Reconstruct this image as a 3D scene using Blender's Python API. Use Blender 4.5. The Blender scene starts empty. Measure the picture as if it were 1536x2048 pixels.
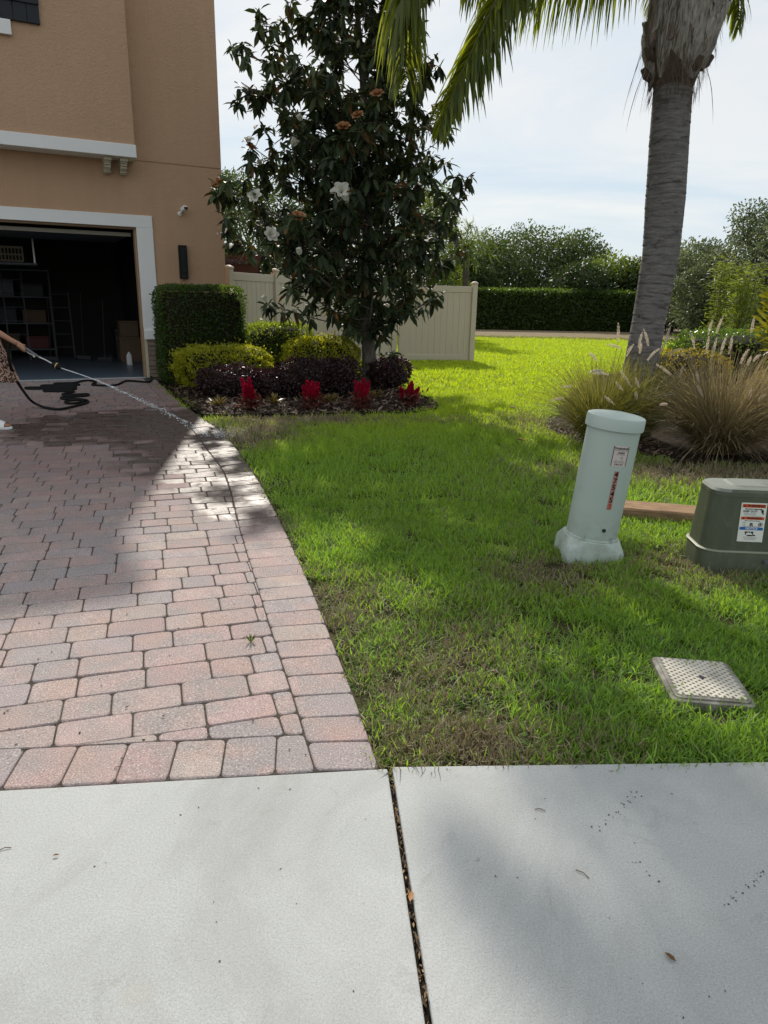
import bpy, bmesh, math, random
import numpy as np
from mathutils import Vector, Matrix, Euler, Quaternion

rnd = random.Random(7)
rng = np.random.default_rng(7)
R = math.radians
SC = bpy.context.scene
COL = SC.collection

# ------------------------------------------------------------------ camera
CAM_H = 1.45
PITCH = math.atan((1024 - 602) / 1420.0)      # looking down
ROLL = 0.02
FPX = 1420.0
c_f = Vector((0, math.cos(PITCH), -math.sin(PITCH)))
c_r0 = Vector((1, 0, 0)); c_u0 = Vector((0, math.sin(PITCH), math.cos(PITCH)))
c_r = c_r0 * math.cos(ROLL) + c_u0 * math.sin(ROLL)
c_u = c_u0 * math.cos(ROLL) - c_r0 * math.sin(ROLL)
C0 = Vector((0, 0, CAM_H))
cam = bpy.data.cameras.new("camera"); camo = bpy.data.objects.new("camera", cam); COL.objects.link(camo)
cam.sensor_fit = 'VERTICAL'; cam.sensor_height = 24 * 2048 / FPX; cam.lens = 24
cam.clip_start = 0.05; cam.clip_end = 2000
m = Matrix((c_r, c_u, -c_f)).transposed().to_4x4(); m.translation = C0
camo.matrix_world = m
SC.camera = camo

# ------------------------------------------------------------------ light
SUN_EL = R(36); SUN_DIR = Vector((-0.145, 1.0, 0)).normalized()      # horizontal direction towards the sun
sun = bpy.data.lights.new("sun", 'SUN'); suno = bpy.data.objects.new("sun", sun); COL.objects.link(suno)
sun.energy = 4.3; sun.angle = R(0.9); sun.color = (1.0, 0.93, 0.82)
to_sun = SUN_DIR * math.cos(SUN_EL) + Vector((0, 0, math.sin(SUN_EL)))
suno.rotation_euler = to_sun.to_track_quat('Z', 'Y').to_euler()
suno.location = (0, 30, 40)

W = bpy.data.worlds.new("World"); SC.world = W; W.use_nodes = True
wn = W.node_tree; wn.nodes.clear()
def wnode(t, **k):
    n = wn.nodes.new(t)
    for a, b in k.items(): setattr(n, a, b)
    return n
wo = wnode('ShaderNodeOutputWorld'); bg = wnode('ShaderNodeBackground'); bg.inputs[1].default_value = 0.1
sky = wnode('ShaderNodeTexSky', sky_type='NISHITA', sun_disc=False, sun_elevation=SUN_EL,
            sun_rotation=math.atan2(SUN_DIR.x, SUN_DIR.y), air_density=1.0, dust_density=0.6, ozone_density=1.0)
tc = wnode('ShaderNodeTexCoord'); sep = wnode('ShaderNodeSeparateXYZ')
mx = wnode('ShaderNodeMath', operation='MAXIMUM'); mx.inputs[1].default_value = 0.0
ad = wnode('ShaderNodeMath', operation='ADD'); ad.inputs[1].default_value = 0.22
dv = wnode('ShaderNodeVectorMath', operation='DIVIDE'); cmb = wnode('ShaderNodeCombineXYZ')
mp = wnode('ShaderNodeMapping'); mp.inputs['Scale'].default_value = (0.55, 1.0, 1.0); mp.inputs['Location'].default_value = (3.1, 1.7, 0.4)
nz = wnode('ShaderNodeTexNoise'); nz.inputs['Scale'].default_value = 1.25; nz.inputs['Detail'].default_value = 9; nz.inputs['Roughness'].default_value = 0.55; nz.inputs['Distortion'].default_value = 0.5
cr = wnode('ShaderNodeValToRGB'); cr.color_ramp.elements[0].position = 0.38; cr.color_ramp.elements[1].position = 0.56
cr.color_ramp.elements[0].color = (0.0, 0.0, 0.0, 1); cr.color_ramp.elements[1].color = (1, 1, 1, 1)
mix = wnode('ShaderNodeMixRGB'); mix.inputs[0].default_value = 0.85
veil = wnode('ShaderNodeMixRGB'); veil.inputs[1].default_value = (6.7, 7.8, 8.75, 1); veil.inputs[2].default_value = (8.9, 9.05, 9.0, 1)
L = wn.links.new
L(tc.outputs['Generated'], sep.inputs[0]); L(sep.outputs[2], mx.inputs[0]); L(mx.outputs[0], ad.inputs[0])
for i in range(3): L(ad.outputs[0], cmb.inputs[i])
L(tc.outputs['Generated'], dv.inputs[0]); L(cmb.outputs[0], dv.inputs[1]); L(dv.outputs[0], mp.inputs[0]); L(mp.outputs[0], nz.inputs['Vector'])
L(nz.outputs[0], cr.inputs[0]); L(cr.outputs[0], veil.inputs[0]); L(veil.outputs[0], mix.inputs[2]); L(sky.outputs[0], mix.inputs[1])
L(mix.outputs[0], bg.inputs[0]); L(bg.outputs[0], wo.inputs[0])

SC.view_settings.view_transform = 'Standard'; SC.view_settings.look = 'None'
SC.view_settings.exposure = 0.0; SC.view_settings.gamma = 1.0; SC.view_settings.use_curve_mapping = False
SC.render.engine = 'CYCLES'
SC.cycles.use_denoising = True
SC.cycles.max_bounces = 8; SC.cycles.transparent_max_bounces = 6
SC.cycles.sample_clamp_indirect = 6.0

# ------------------------------------------------------------------ measuring helpers
def ray(x, y): return c_f + c_r * ((x - 768) / FPX) - c_u * ((y - 1024) / FPX)
def G(x, y, z=0.0):
    d = ray(x, y); return C0 + d * ((z - CAM_H) / d.z)
def D(x, y, Y):
    d = ray(x, y); return C0 + d * (Y / d.y)

# ------------------------------------------------------------------ mesh helpers
class MB:
    def __init__(s): s.V = []; s.F = []; s.M = []; s.S = []; s.T = []
    def add(s, v, f, mat=0, smooth=False, t=0.5):
        o = len(s.V); s.V += [tuple(p) for p in v]; s.T += [t] * len(v)
        s.F += [tuple(i + o for i in q) for q in f]; s.M += [mat] * len(f); s.S += [smooth] * len(f); return s
    def box(s, c, d, rot=None, mat=0, t=0.5):
        v = [Vector((x * d[0] / 2, y * d[1] / 2, z * d[2] / 2)) for x in (-1, 1) for y in (-1, 1) for z in (-1, 1)]
        if rot is not None: v = [rot @ p for p in v]
        c = Vector(c); v = [p + c for p in v]
        return s.add(v, [(0, 1, 3, 2), (4, 6, 7, 5), (0, 4, 5, 1), (2, 3, 7, 6), (0, 2, 6, 4), (1, 5, 7, 3)], mat, False, t)
    def bx(s, x0, x1, y0, y1, z0, z1, mat=0, t=0.5):
        return s.box(((x0 + x1) / 2, (y0 + y1) / 2, (z0 + z1) / 2), (x1 - x0, y1 - y0, z1 - z0), None, mat, t)
    def tube(s, pts, rad, n=8, mat=0, cap=True, t=0.5, smooth=True, flat=1.0):
        pts = [Vector(p) for p in pts]; k = len(pts)
        if not hasattr(rad, '__len__'): rad = [rad] * k
        v = []; f = []; ref = None
        for i, p in enumerate(pts):
            tg = (pts[min(i + 1, k - 1)] - pts[max(i - 1, 0)])
            tg = tg.normalized() if tg.length > 1e-9 else Vector((0, 0, 1))
            if ref is None: ref = Vector((1, 0, 0)) if abs(tg.x) < 0.8 else Vector((0, 1, 0))
            a = (ref - tg * ref.dot(tg)); a = a.normalized() if a.length > 1e-6 else tg.orthogonal().normalized()
            ref = a; b = tg.cross(a)
            for j in range(n):
                th = 2 * math.pi * j / n
                v.append(p + a * (math.cos(th) * rad[i]) + b * (math.sin(th) * rad[i] * flat))
        for i in range(k - 1):
            for j in range(n):
                f.append((i * n + j, i * n + (j + 1) % n, (i + 1) * n + (j + 1) % n, (i + 1) * n + j))
        if cap:
            f.append(tuple(range(n - 1, -1, -1))); f.append(tuple((k - 1) * n + j for j in range(n)))
        return s.add(v, f, mat, smooth, t)
    def loft(s, rings, mat=0, smooth=True, cap0=True, cap1=True, t=0.5):
        n = len(rings[0]); v = [p for r_ in rings for p in r_]; f = []
        for i in range(len(rings) - 1):
            for j in range(n): f.append((i * n + j, i * n + (j + 1) % n, (i + 1) * n + (j + 1) % n, (i + 1) * n + j))
        if cap0: f.append(tuple(range(n - 1, -1, -1)))
        if cap1: f.append(tuple((len(rings) - 1) * n + j for j in range(n)))
        return s.add(v, f, mat, smooth, t)
    def prism(s, poly, z0, z1, mat=0, t=0.5):
        n = len(poly)
        return s.add([(p[0], p[1], z0) for p in poly] + [(p[0], p[1], z1) for p in poly],
                     [tuple(range(n - 1, -1, -1)), tuple(range(n, 2 * n))] + [(i, (i + 1) % n, n + (i + 1) % n, n + i) for i in range(n)], mat, False, t)
    def build(s, name, mats, parent=None, bevel=0, seg=1, kind=None, label=None):
        me = bpy.data.meshes.new(name); me.from_pydata(s.V, [], s.F)
        if not isinstance(mats, (list, tuple)): mats = [mats]
        for q in mats: me.materials.append(q)
        me.polygons.foreach_set('material_index', s.M); me.polygons.foreach_set('use_smooth', s.S)
        at = me.attributes.new('tint', 'FLOAT', 'POINT'); at.data.foreach_set('value', s.T)
        if bevel:
            b = bmesh.new(); b.from_mesh(me)
            es = [e for e in b.edges if len(e.link_faces) == 2 and e.calc_face_angle(0) > 0.5]
            bmesh.ops.bevel(b, geom=es, offset=bevel, segments=seg, affect='EDGES', profile=0.5, clamp_overlap=True)
            b.to_mesh(me); b.free()
        me.update()
        if any(s.S): me.set_sharp_from_angle(angle=R(38))
        return link(name, me, parent, kind, label)

def link(name, data, parent=None, kind=None, label=None):
    o = bpy.data.objects.new(name, data); COL.objects.link(o)
    if parent is not None: o.parent = parent
    if kind: o['kind'] = kind
    if label: o['label'] = label
    return o
def thing(name, label, cat, loc=(0, 0, 0), rz=0, group=None, rot=None):
    o = bpy.data.objects.new(name, None); COL.objects.link(o); o.empty_display_size = 0.1
    o.location = loc; o.rotation_euler = rot if rot is not None else (0, 0, rz)
    o['label'] = label; o['category'] = cat
    if group: o['group'] = group
    return o
def tag(o, label, cat, group=None):
    o['label'] = label; o['category'] = cat
    if group: o['group'] = group
    return o

def fast_mesh(name, V, T, tint, mat, parent=None, kind=None, smooth=False, extra=None):
    """V (n,3) float, T (m,3) int triangles, tint (n)"""
    me = bpy.data.meshes.new(name)
    n = len(V); k = len(T)
    me.vertices.add(n); me.vertices.foreach_set('co', np.ascontiguousarray(V, dtype=np.float32).ravel())
    me.loops.add(k * 3); me.loops.foreach_set('vertex_index', np.ascontiguousarray(T, dtype=np.int32).ravel())
    me.polygons.add(k); me.polygons.foreach_set('loop_start', np.arange(0, 3 * k, 3, dtype=np.int32))
    if smooth: me.polygons.foreach_set('use_smooth', np.ones(k, dtype=bool))
    at = me.attributes.new('tint', 'FLOAT', 'POINT'); at.data.foreach_set('value', np.ascontiguousarray(tint, dtype=np.float32))
    me.materials.append(mat); me.update(calc_edges=True)
    return link(name, me, parent, kind)

def unit(a): return a / np.maximum(np.linalg.norm(a, axis=-1, keepdims=True), 1e-9)
LEAF8 = np.array([(0, 5, 6), (0, 6, 1), (6, 5, 4), (6, 4, 7), (1, 6, 7), (1, 7, 2), (7, 4, 3), (2, 7, 3)])
def leaf_arrays(P, Dr, N, Ln, Wd, tint, shape='ell', droop=0.0, fold=0.15):
    P = np.asarray(P, float); Dr = unit(np.asarray(Dr, float)); n = len(P)
    S = unit(np.cross(Dr, np.asarray(N, float) + 1e-4)); U = np.cross(S, Dr)
    Ln = np.broadcast_to(Ln, (n,))[:, None]; Wd = np.broadcast_to(Wd, (n,))[:, None]
    dn = np.array([0, 0, -1.0])
    if shape == 'ell':
        def at(f, sd, h): return P + Dr * Ln * f + S * Wd * sd + U * Wd * h + dn * Ln * droop * f * f
        A = np.stack([at(0, 0, 0), at(.32, .46, fold), at(.7, .40, fold), at(1, 0, 0), at(.7, -.40, fold), at(.32, -.46, fold), at(.32, 0, 0), at(.7, 0, 0)], 1)
        tri = LEAF8
    else:
        def at(f, sd, h): return P + Dr * Ln * f + S * Wd * sd + U * Wd * h + dn * Ln * droop * f * f
        A = np.stack([at(0, 0, 0), at(.5, .5, fold), at(1, 0, 0), at(.5, -.5, fold)], 1)
        tri = np.array([(0, 3, 2), (0, 2, 1)])
    k = A.shape[1]
    T = (tri[None] + (np.arange(n) * k)[:, None, None]).reshape(-1, 3)
    return A.reshape(-1, 3), T, np.repeat(np.broadcast_to(tint, (n,)), k)
def leaves(name, mat, parent, P, Dr, N, Ln, Wd, tint, shape='dia', kind='stuff', **k):
    V, T, t = leaf_arrays(P, Dr, N, Ln, Wd, tint, shape, **k)
    return fast_mesh(name, V, T, t, mat, parent, kind)
def cat_arrays(lst):
    V = []; T = []; t = []; o = 0
    for a, b, c in lst: V.append(a); T.append(b + o); t.append(c); o += len(a)
    return np.concatenate(V), np.concatenate(T), np.concatenate(t)
def rdir(n):
    return unit(rng.normal(size=(n, 3)))
def vnoise(x, y, seed=0):
    x = np.asarray(x, float); y = np.asarray(y, float); xi = np.floor(x); yi = np.floor(y); fx = x - xi; fy = y - yi
    fx = fx * fx * (3 - 2 * fx); fy = fy * fy * (3 - 2 * fy)
    def h(a, b): v = np.sin(a * 127.1 + b * 311.7 + seed * 74.7) * 43758.5453; return v - np.floor(v)
    return (h(xi, yi) * (1 - fx) + h(xi + 1, yi) * fx) * (1 - fy) + (h(xi, yi + 1) * (1 - fx) + h(xi + 1, yi + 1) * fx) * fy
def catmull(P, k=8):
    P = [Vector(p) for p in P]; out = []
    for i in range(len(P) - 1):
        a = P[max(i - 1, 0)]; b = P[i]; c = P[i + 1]; d = P[min(i + 2, len(P) - 1)]
        for j in range(k):
            t = j / k
            out.append(0.5 * ((2 * b) + (c - a) * t + (2 * a - 5 * b + 4 * c - d) * t * t + (3 * b - a - 3 * c + d) * t ** 3))
    out.append(P[-1]); return out
def inpoly(x, y, poly):
    x = np.asarray(x); y = np.asarray(y); c = np.zeros(x.shape, bool); n = len(poly)
    for i in range(n):
        x1, y1 = poly[i][:2]; x2, y2 = poly[(i + 1) % n][:2]
        if y1 == y2: continue
        c ^= ((y1 > y) != (y2 > y)) & (x < (x2 - x1) * (y - y1) / (y2 - y1) + x1)
    return c
def superring(cx, cy, z, hx, hy, n=48, e=4.0, rot=0.0):
    out = []
    for i in range(n):
        t = 2 * math.pi * i / n; c = math.cos(t); s_ = math.sin(t)
        x = hx * math.copysign(abs(c) ** (2 / e), c); y = hy * math.copysign(abs(s_) ** (2 / e), s_)
        out.append((cx + x * math.cos(rot) - y * math.sin(rot), cy + x * math.sin(rot) + y * math.cos(rot), z))
    return out

# ------------------------------------------------------------------ materials
class NT:
    def __init__(s, name, rough=0.8, spec=0.3):
        s.m = bpy.data.materials.new(name); s.m.use_nodes = True; s.t = s.m.node_tree
        s.p = s.t.nodes['Principled BSDF']; s.o = s.t.nodes['Material Output']
        s.p.inputs['Roughness'].default_value = rough; s.p.inputs['Specular IOR Level'].default_value = spec
    def n(s, typ, **k):
        q = s.t.nodes.new(typ)
        for a, b in k.items():
            if a.startswith('i_'):
                key = a[2:]; q.inputs[int(key) if key.isdigit() else key.replace('_', ' ')].default_value = b
            else: setattr(q, a, b)
        return q
    def l(s, a, b): s.t.links.new(a, b)
    def pos(s): return s.n('ShaderNodeNewGeometry').outputs['Position']
    def obj(s): return s.n('ShaderNodeTexCoord').outputs['Object']
    def noise(s, vec, scale, detail=4, rough=0.55, dist=0.0):
        q = s.n('ShaderNodeTexNoise', i_Scale=scale, i_Detail=detail, i_Roughness=rough, i_Distortion=dist); s.l(vec, q.inputs['Vector']); return q.outputs[0]
    def ramp(s, fac, stops):
        q = s.n('ShaderNodeValToRGB'); e = q.color_ramp.elements
        while len(e) < len(stops): e.new(0.5)
        for i, (p, c) in enumerate(stops):
            e[i].position = p; e[i].color = (*c, 1) if hasattr(c, '__len__') else (c, c, c, 1)
        s.l(fac, q.inputs[0]); return q.outputs[0]
    def mix(s, fac, a, b, bl='MIX'):
        q = s.n('ShaderNodeMixRGB', blend_type=bl)
        for i, v in enumerate((fac, a, b)):
            if hasattr(v, 'is_linked') or hasattr(v, 'links'): s.l(v, q.inputs[i])
            elif i == 0: q.inputs[0].default_value = v
            else: q.inputs[i].default_value = (*v, 1) if hasattr(v, '__len__') else (v, v, v, 1)
        return q.outputs[0]
    def math(s, op, a, b=0.0, c=None):
        q = s.n('ShaderNodeMath', operation=op)
        for i, v in enumerate((a, b, c)):
            if v is None: continue
            if hasattr(v, 'links'): s.l(v, q.inputs[i])
            else: q.inputs[i].default_value = v
        return q.outputs[0]
    def attr(s, name, typ='GEOMETRY'):
        return s.n('ShaderNodeAttribute', attribute_name=name, attribute_type=typ)
    def col(s, c):
        if hasattr(c, 'links'): s.l(c, s.p.inputs['Base Color'])
        else: s.p.inputs['Base Color'].default_value = (*c, 1)
        return s
    def bump(s, h, strength=0.3, dist=0.01):
        q = s.n('ShaderNodeBump', i_Strength=strength, i_Distance=dist); s.l(h, q.inputs['Height']); s.l(q.outputs[0], s.p.inputs['Normal']); return s
    def translucent(s, color, fac):
        tr = s.n('ShaderNodeBsdfTranslucent'); mxs = s.n('ShaderNodeMixShader')
        if hasattr(color, 'links'): s.l(color, tr.inputs[0])
        else: tr.inputs[0].default_value = (*color, 1)
        mxs.inputs[0].default_value = fac
        s.l(s.p.outputs[0], mxs.inputs[1]); s.l(tr.outputs[0], mxs.inputs[2]); s.l(mxs.outputs[0], s.o.inputs[0]); return s

def flat_mat(name, c, rough=0.6, spec=0.3, metal=0.0, var=0.12, scale=6.0):
    q = NT(name, rough, spec); nz_ = q.noise(q.obj(), scale, 5)
    q.col(q.mix(nz_, tuple(x * (1 - var) for x in c), tuple(min(1, x * (1 + var)) for x in c))); q.p.inputs['Metallic'].default_value = metal
    return q.m
def leaf_mat(name, lo, hi, trans=None, fac=0.35, rough=0.5, spec=0.4, mid=None):
    q = NT(name, rough, spec); t = q.attr('tint').outputs['Fac']
    c = q.ramp(t, [(0.0, lo), (1.0, hi)] if mid is None else [(0.0, lo), (0.5, mid), (1.0, hi)]); q.col(c)
    if trans is not None:
        q.translucent(q.mix(t, tuple(x * .7 for x in trans), tuple(x * 1.2 for x in trans)), fac)
    return q.m
M = {}
def stucco(name, c):
    q = NT(name, 0.9, 0.15); p = q.pos()
    mps = q.n('ShaderNodeMapping'); mps.inputs['Scale'].default_value = (3, 3, .25); q.l(p, mps.inputs[0]); stk = q.noise(mps.outputs[0], 1.6, 5, .65)
    big = q.mix(.5, q.noise(p, 0.8, 5, .6), stk); q.col(q.mix(q.ramp(big, [(.3, 0.0), (.7, 1.0)]), tuple(x * .93 for x in c), tuple(x * 1.06 for x in c)))
    a = q.noise(p, 28, 3, 0.5, 0.6); b = q.noise(p, 110, 3); q.bump(q.mix(0.35, a, b), 0.8, 0.02); return q.m
M['stucco'] = stucco('stucco_tan', (0.515, 0.333, 0.217))
M['white'] = flat_mat('white_trim_paint', (0.80, 0.80, 0.79), 0.6, 0.3, var=.03)
M['cream'] = flat_mat('cream_plaster', (0.55, 0.50, 0.38), 0.75, 0.2, var=.06)
M['black'] = flat_mat('black_metal', (0.010, 0.011, 0.013), 0.6, 0.2)
M['shutter'] = flat_mat('charcoal_board', (0.022, 0.025, 0.032), 0.6, 0.3)
M['glassdark'] = flat_mat('smoked_glass', (0.02, 0.024, 0.024), 0.2, 0.35)
M['roof'] = flat_mat('grey_shingle', (0.10, 0.09, 0.085), 0.9, 0.1, scale=30)
M['garage_wall'] = flat_mat('garage_wall_darkened', (0.04, 0.037, 0.034), 0.9, 0.1)  # off-white wall darkened in its colour, standing in for the unlit garage
M['garage_floor'] = flat_mat('grey_epoxy', (0.13, 0.17, 0.22), 0.35, 0.5, var=.15, scale=2)
M['steel'] = flat_mat('brushed_steel', (0.45, 0.45, 0.46), 0.35, 0.5, 0.9)
M['dullsteel'] = flat_mat('dull_steel', (0.05, 0.05, 0.053), 0.5, 0.3, 0.3)
M['card'] = flat_mat('cardboard', (0.16, 0.11, 0.07), 0.85, 0.1)
M['dkbox'] = flat_mat('dark_plastic', (0.03, 0.03, 0.035), 0.5, 0.3)
M['greyplastic'] = flat_mat('grey_plastic', (0.11, 0.12, 0.13), 0.5, 0.3)
M['redplastic'] = flat_mat('red_plastic', (0.12, 0.02, 0.02), 0.5, 0.3)
M['stone'] = flat_mat('ledge_stone', (0.23, 0.18, 0.14), 0.9, 0.2, var=.35, scale=9)
M['vinyl'] = flat_mat('tan_vinyl', (0.60, 0.52, 0.41), 0.55, 0.25, var=.04, scale=3)
M['pergola'] = flat_mat('red_brown_stain', (0.075, 0.035, 0.03), 0.8, 0.2, var=.2)
M['rubber'] = flat_mat('black_rubber', (0.009, 0.009, 0.010), 0.7, 0.2)
M['edging'] = flat_mat('black_edging', (0.012, 0.011, 0.010), 0.85, 0.1)
M['twig'] = flat_mat('dark_twigs', (0.022, 0.018, 0.011), 0.9, 0.1)
M['brass'] = flat_mat('brass_ring', (0.5, 0.38, 0.15), 0.35, 0.5, 0.6)
def bark(name, c1, c2, scale=(6, 6, 2), bs=0.6):
    q = NT(name, 0.9, 0.15); mp_ = q.n('ShaderNodeMapping'); mp_.inputs['Scale'].default_value = scale; q.l(q.obj(), mp_.inputs[0])
    a = q.noise(mp_.outputs[0], 4, 8, 0.65); q.col(q.ramp(a, [(0.3, c1), (0.7, c2)])); q.bump(a, bs, 0.03); return q.m
M['bark'] = bark('magnolia_bark', (0.07, 0.06, 0.05), (0.20, 0.18, 0.15))
M['oakbark'] = bark('oak_bark', (0.05, 0.042, 0.035), (0.13, 0.11, 0.09))
M['timber'] = bark('weathered_timber', (0.20, 0.12, 0.07), (0.42, 0.28, 0.17), (2, 14, 14), 0.4)

# concrete
q = NT('sidewalk_concrete', 0.85, 0.25); p = q.pos()
big = q.noise(p, 1.3, 5, 0.6); fine = q.mix(.5, q.noise(p, 270, 2, 0.6), q.noise(p, 150, 4, 0.8)); med = q.noise(p, 22, 6, 0.7)
c = q.ramp(big, [(0.25, (0.368, 0.379, 0.374)), (0.75, (0.480, 0.491, 0.484))])
c = q.mix(q.ramp(fine, [(0.38, 0.6), (0.50, 0.0)]), c, (0.24, 0.245, 0.245))
c = q.mix(q.ramp(fine, [(0.53, 0.0), (0.66, 0.5)]), c, (0.66, 0.67, 0.67))
c = q.mix(q.ramp(med, [(0.66, 0.0), (0.74, 0.55)]), c, (0.20, 0.19, 0.175))
st_ = q.noise(p, 1.1, 7, .72, .9); c = q.mix(q.ramp(st_, [(.46, 0.0), (.64, .42)]), c, (.26, .255, .25)); st2 = q.noise(p, 3.4, 5, .7, 1.5); c = q.mix(q.ramp(st2, [(.60, 0.0), (.66, .22), (.72, .05)]), c, (.22, .215, .20))
spot = q.noise(p, 9, 3, 0.5, 0.3); c = q.mix(q.ramp(spot, [(0.72, 0.0), (0.75, 0.75)]), c, (0.17, 0.16, 0.15))
tan = q.noise(p, 3.1, 2); c = q.mix(q.ramp(tan, [(0.66, 0.0), (0.8, 0.35)]), c, (0.45, 0.38, 0.27))
q.col(c); q.bump(q.mix(0.5, q.noise(p, 420, 2), med), 0.12, 0.0012); M['concrete'] = q.m
# pavers
q = NT('tumbled_paver', 0.85, 0.3); p = q.pos()
base = q.attr('piece').outputs['Color']; lowb = q.noise(p, 5.5, 3, .6); base = q.mix(q.ramp(lowb, [(.42, 0.0), (.62, .8)]), base, (.30, .265, .26)); base = q.mix(q.ramp(q.noise(p, 4.3, 2), [(.5, 0.0), (.65, .55)]), base, (.43, .29, .25)); med = q.noise(p, 14, 6, 0.65); fine = q.noise(p, 170, 3, 0.7)
c = q.mix(q.ramp(med, [(0.3, 0.0), (0.75, 0.6)]), base, q.mix(0.5, base, (0.22, 0.20, 0.20)))
c = q.mix(q.ramp(fine, [(0.36, 0.65), (0.48, 0.0)]), c, (0.12, 0.10, 0.095))
c = q.mix(q.ramp(fine, [(0.57, 0.0), (0.68, 0.75)]), c, (0.72, 0.68, 0.63))
# wetness: where the hose has been playing, decided by place on the ground
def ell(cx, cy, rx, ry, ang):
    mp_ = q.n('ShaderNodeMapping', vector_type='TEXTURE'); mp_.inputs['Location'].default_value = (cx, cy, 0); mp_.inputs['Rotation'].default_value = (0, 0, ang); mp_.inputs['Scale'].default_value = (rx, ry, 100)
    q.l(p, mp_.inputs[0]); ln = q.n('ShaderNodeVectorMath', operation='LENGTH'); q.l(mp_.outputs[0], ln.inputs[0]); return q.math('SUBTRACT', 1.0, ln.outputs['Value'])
w = q.math('MAXIMUM', ell(-2.65, 8.35, 1.9, 1.5, 0.3), ell(-1.68, 6.9, 0.95, 2.0, 0.38))
w = q.math('MAXIMUM', w, ell(-1.05, 5.3, 0.45, 0.9, 0.3))
wn2 = q.noise(p, 2.6, 5, 0.65, 0.4)
w = q.math('ADD', w, q.math('MULTIPLY', q.math('SUBTRACT', wn2, 0.5), 0.9)); w = q.math('ADD', w, q.math('MULTIPLY', q.math('SUBTRACT', q.attr('piece').outputs['Alpha'], 0.5), 0.42))
w = q.ramp(w, [(0.0, 0.0), (0.28, 1.0)])
shade_tone = q.ramp(ell(-3.0, 8.2, 3.4, 4.6, 0.25), [(0.0, 0.0), (0.5, 1.0)]); c = q.mix(shade_tone, c, q.mix(1.0, c, (0.66, 0.60, 0.60), 'MULTIPLY'))  # shade over the upper driveway painted into the paver colour
c = q.mix(w, c, q.mix(1.0, c, (0.27, 0.22, 0.20), 'MULTIPLY'))
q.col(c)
rr = q.n('ShaderNodeMapRange'); q.l(w, rr.inputs[0]); rr.inputs[3].default_value = 0.85; rr.inputs[4].default_value = 0.40; rgn = q.math('ADD', rr.outputs[0], q.math('MULTIPLY', q.math('MULTIPLY', w, q.math('SUBTRACT', q.noise(p, 7, 5, .7, .5), .42)), 1.5)); q.l(q.math('MAXIMUM', rgn, .12), q.p.inputs['Roughness'])
rs = q.n('ShaderNodeMapRange'); q.l(w, rs.inputs[0]); rs.inputs[3].default_value = 0.25; rs.inputs[4].default_value = 0.8; q.l(rs.outputs[0], q.p.inputs['Specular IOR Level'])
bm_ = q.n('ShaderNodeBump', i_Distance=0.003); rip = q.noise(p, 55, 2, .5, .3); q.l(q.mix(q.math('MULTIPLY', w, .75), q.mix(0.45, fine, med), rip), bm_.inputs['Height'])
bs_ = q.n('ShaderNodeMapRange'); q.l(w, bs_.inputs[0]); bs_.inputs[3].default_value = 0.5; bs_.inputs[4].default_value = 0.45; q.l(bs_.outputs[0], bm_.inputs['Strength']); q.l(bm_.outputs[0], q.p.inputs['Normal'])
M['paver'] = q.m
# soils
def soil(name, c1, c2, c3=None, scale=18):
    q = NT(name, 0.95, 0.1); p = q.pos(); a = q.noise(p, scale, 8, 0.7); b = q.noise(p, 0.7, 3)
    c = q.ramp(a, [(0.3, c1), (0.7, c2)])
    if c3: c = q.mix(q.ramp(b, [(0.4, 0.0), (0.7, 0.7)]), c, c3)
    q.col(c); q.bump(a, 0.8, 0.03); return q.m
M['soil'] = soil('thatch_soil', (0.035, 0.030, 0.016), (0.10, 0.085, 0.045), (0.05, 0.06, 0.018))
M['sand'] = soil('joint_sand', (0.06, 0.052, 0.045), (0.14, 0.12, 0.10), scale=60)
M['mulchsoil'] = soil('mulch_base', (0.018, 0.013, 0.010), (0.06, 0.042, 0.032), scale=30)
M['litter'] = soil('leaf_litter', (0.13, 0.095, 0.06), (0.30, 0.235, 0.15), (0.20, 0.17, 0.10), scale=5)
M['jointdirt'] = soil('joint_dirt', (0.010, 0.009, 0.008), (0.05, 0.035, 0.022), scale=70)
# grass
q = NT('lawn_blade', 0.55, 0.35)
t = q.attr('tint').outputs['Fac']; dry = q.attr('dry', 'INSTANCER').outputs['Fac']; sun_hue = q.attr('sun_hue', 'INSTANCER').outputs['Fac']
gcol = q.mix(t, (0.026, 0.072, 0.014), (0.26, 0.44, 0.090)); gcol = q.mix(sun_hue, gcol, q.mix(t, (0.20, 0.27, 0.010), (0.37, 0.49, 0.03)))
scol = q.mix(t, (0.13, 0.105, 0.06), (0.50, 0.43, 0.29))
hsh = q.attr('pick').outputs['Fac']; df = q.math('ADD', q.math('MULTIPLY', dry, 1.5), q.math('SUBTRACT', hsh, 1.0)); df = q.ramp(df, [(0.0, 0.0), (0.12, 1.0)])
q.col(q.mix(df, gcol, scol))
trc = q.mix(df, q.mix(sun_hue, (0.42, 0.70, 0.05), (0.74, 0.92, 0.025)), (0.22, 0.17, 0.08)); q.translucent(trc, 0.42); M['blade'] = q.m

# ------------------------------------------------------------------ the ground
gs = MB(); gs.add([(-500, -300, -0.032), (500, -300, -0.032), (500, 900, -0.032), (-500, 900, -0.032)], [(0, 1, 2, 3)])
gs.build('ground', M['soil'], kind='structure')

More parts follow.
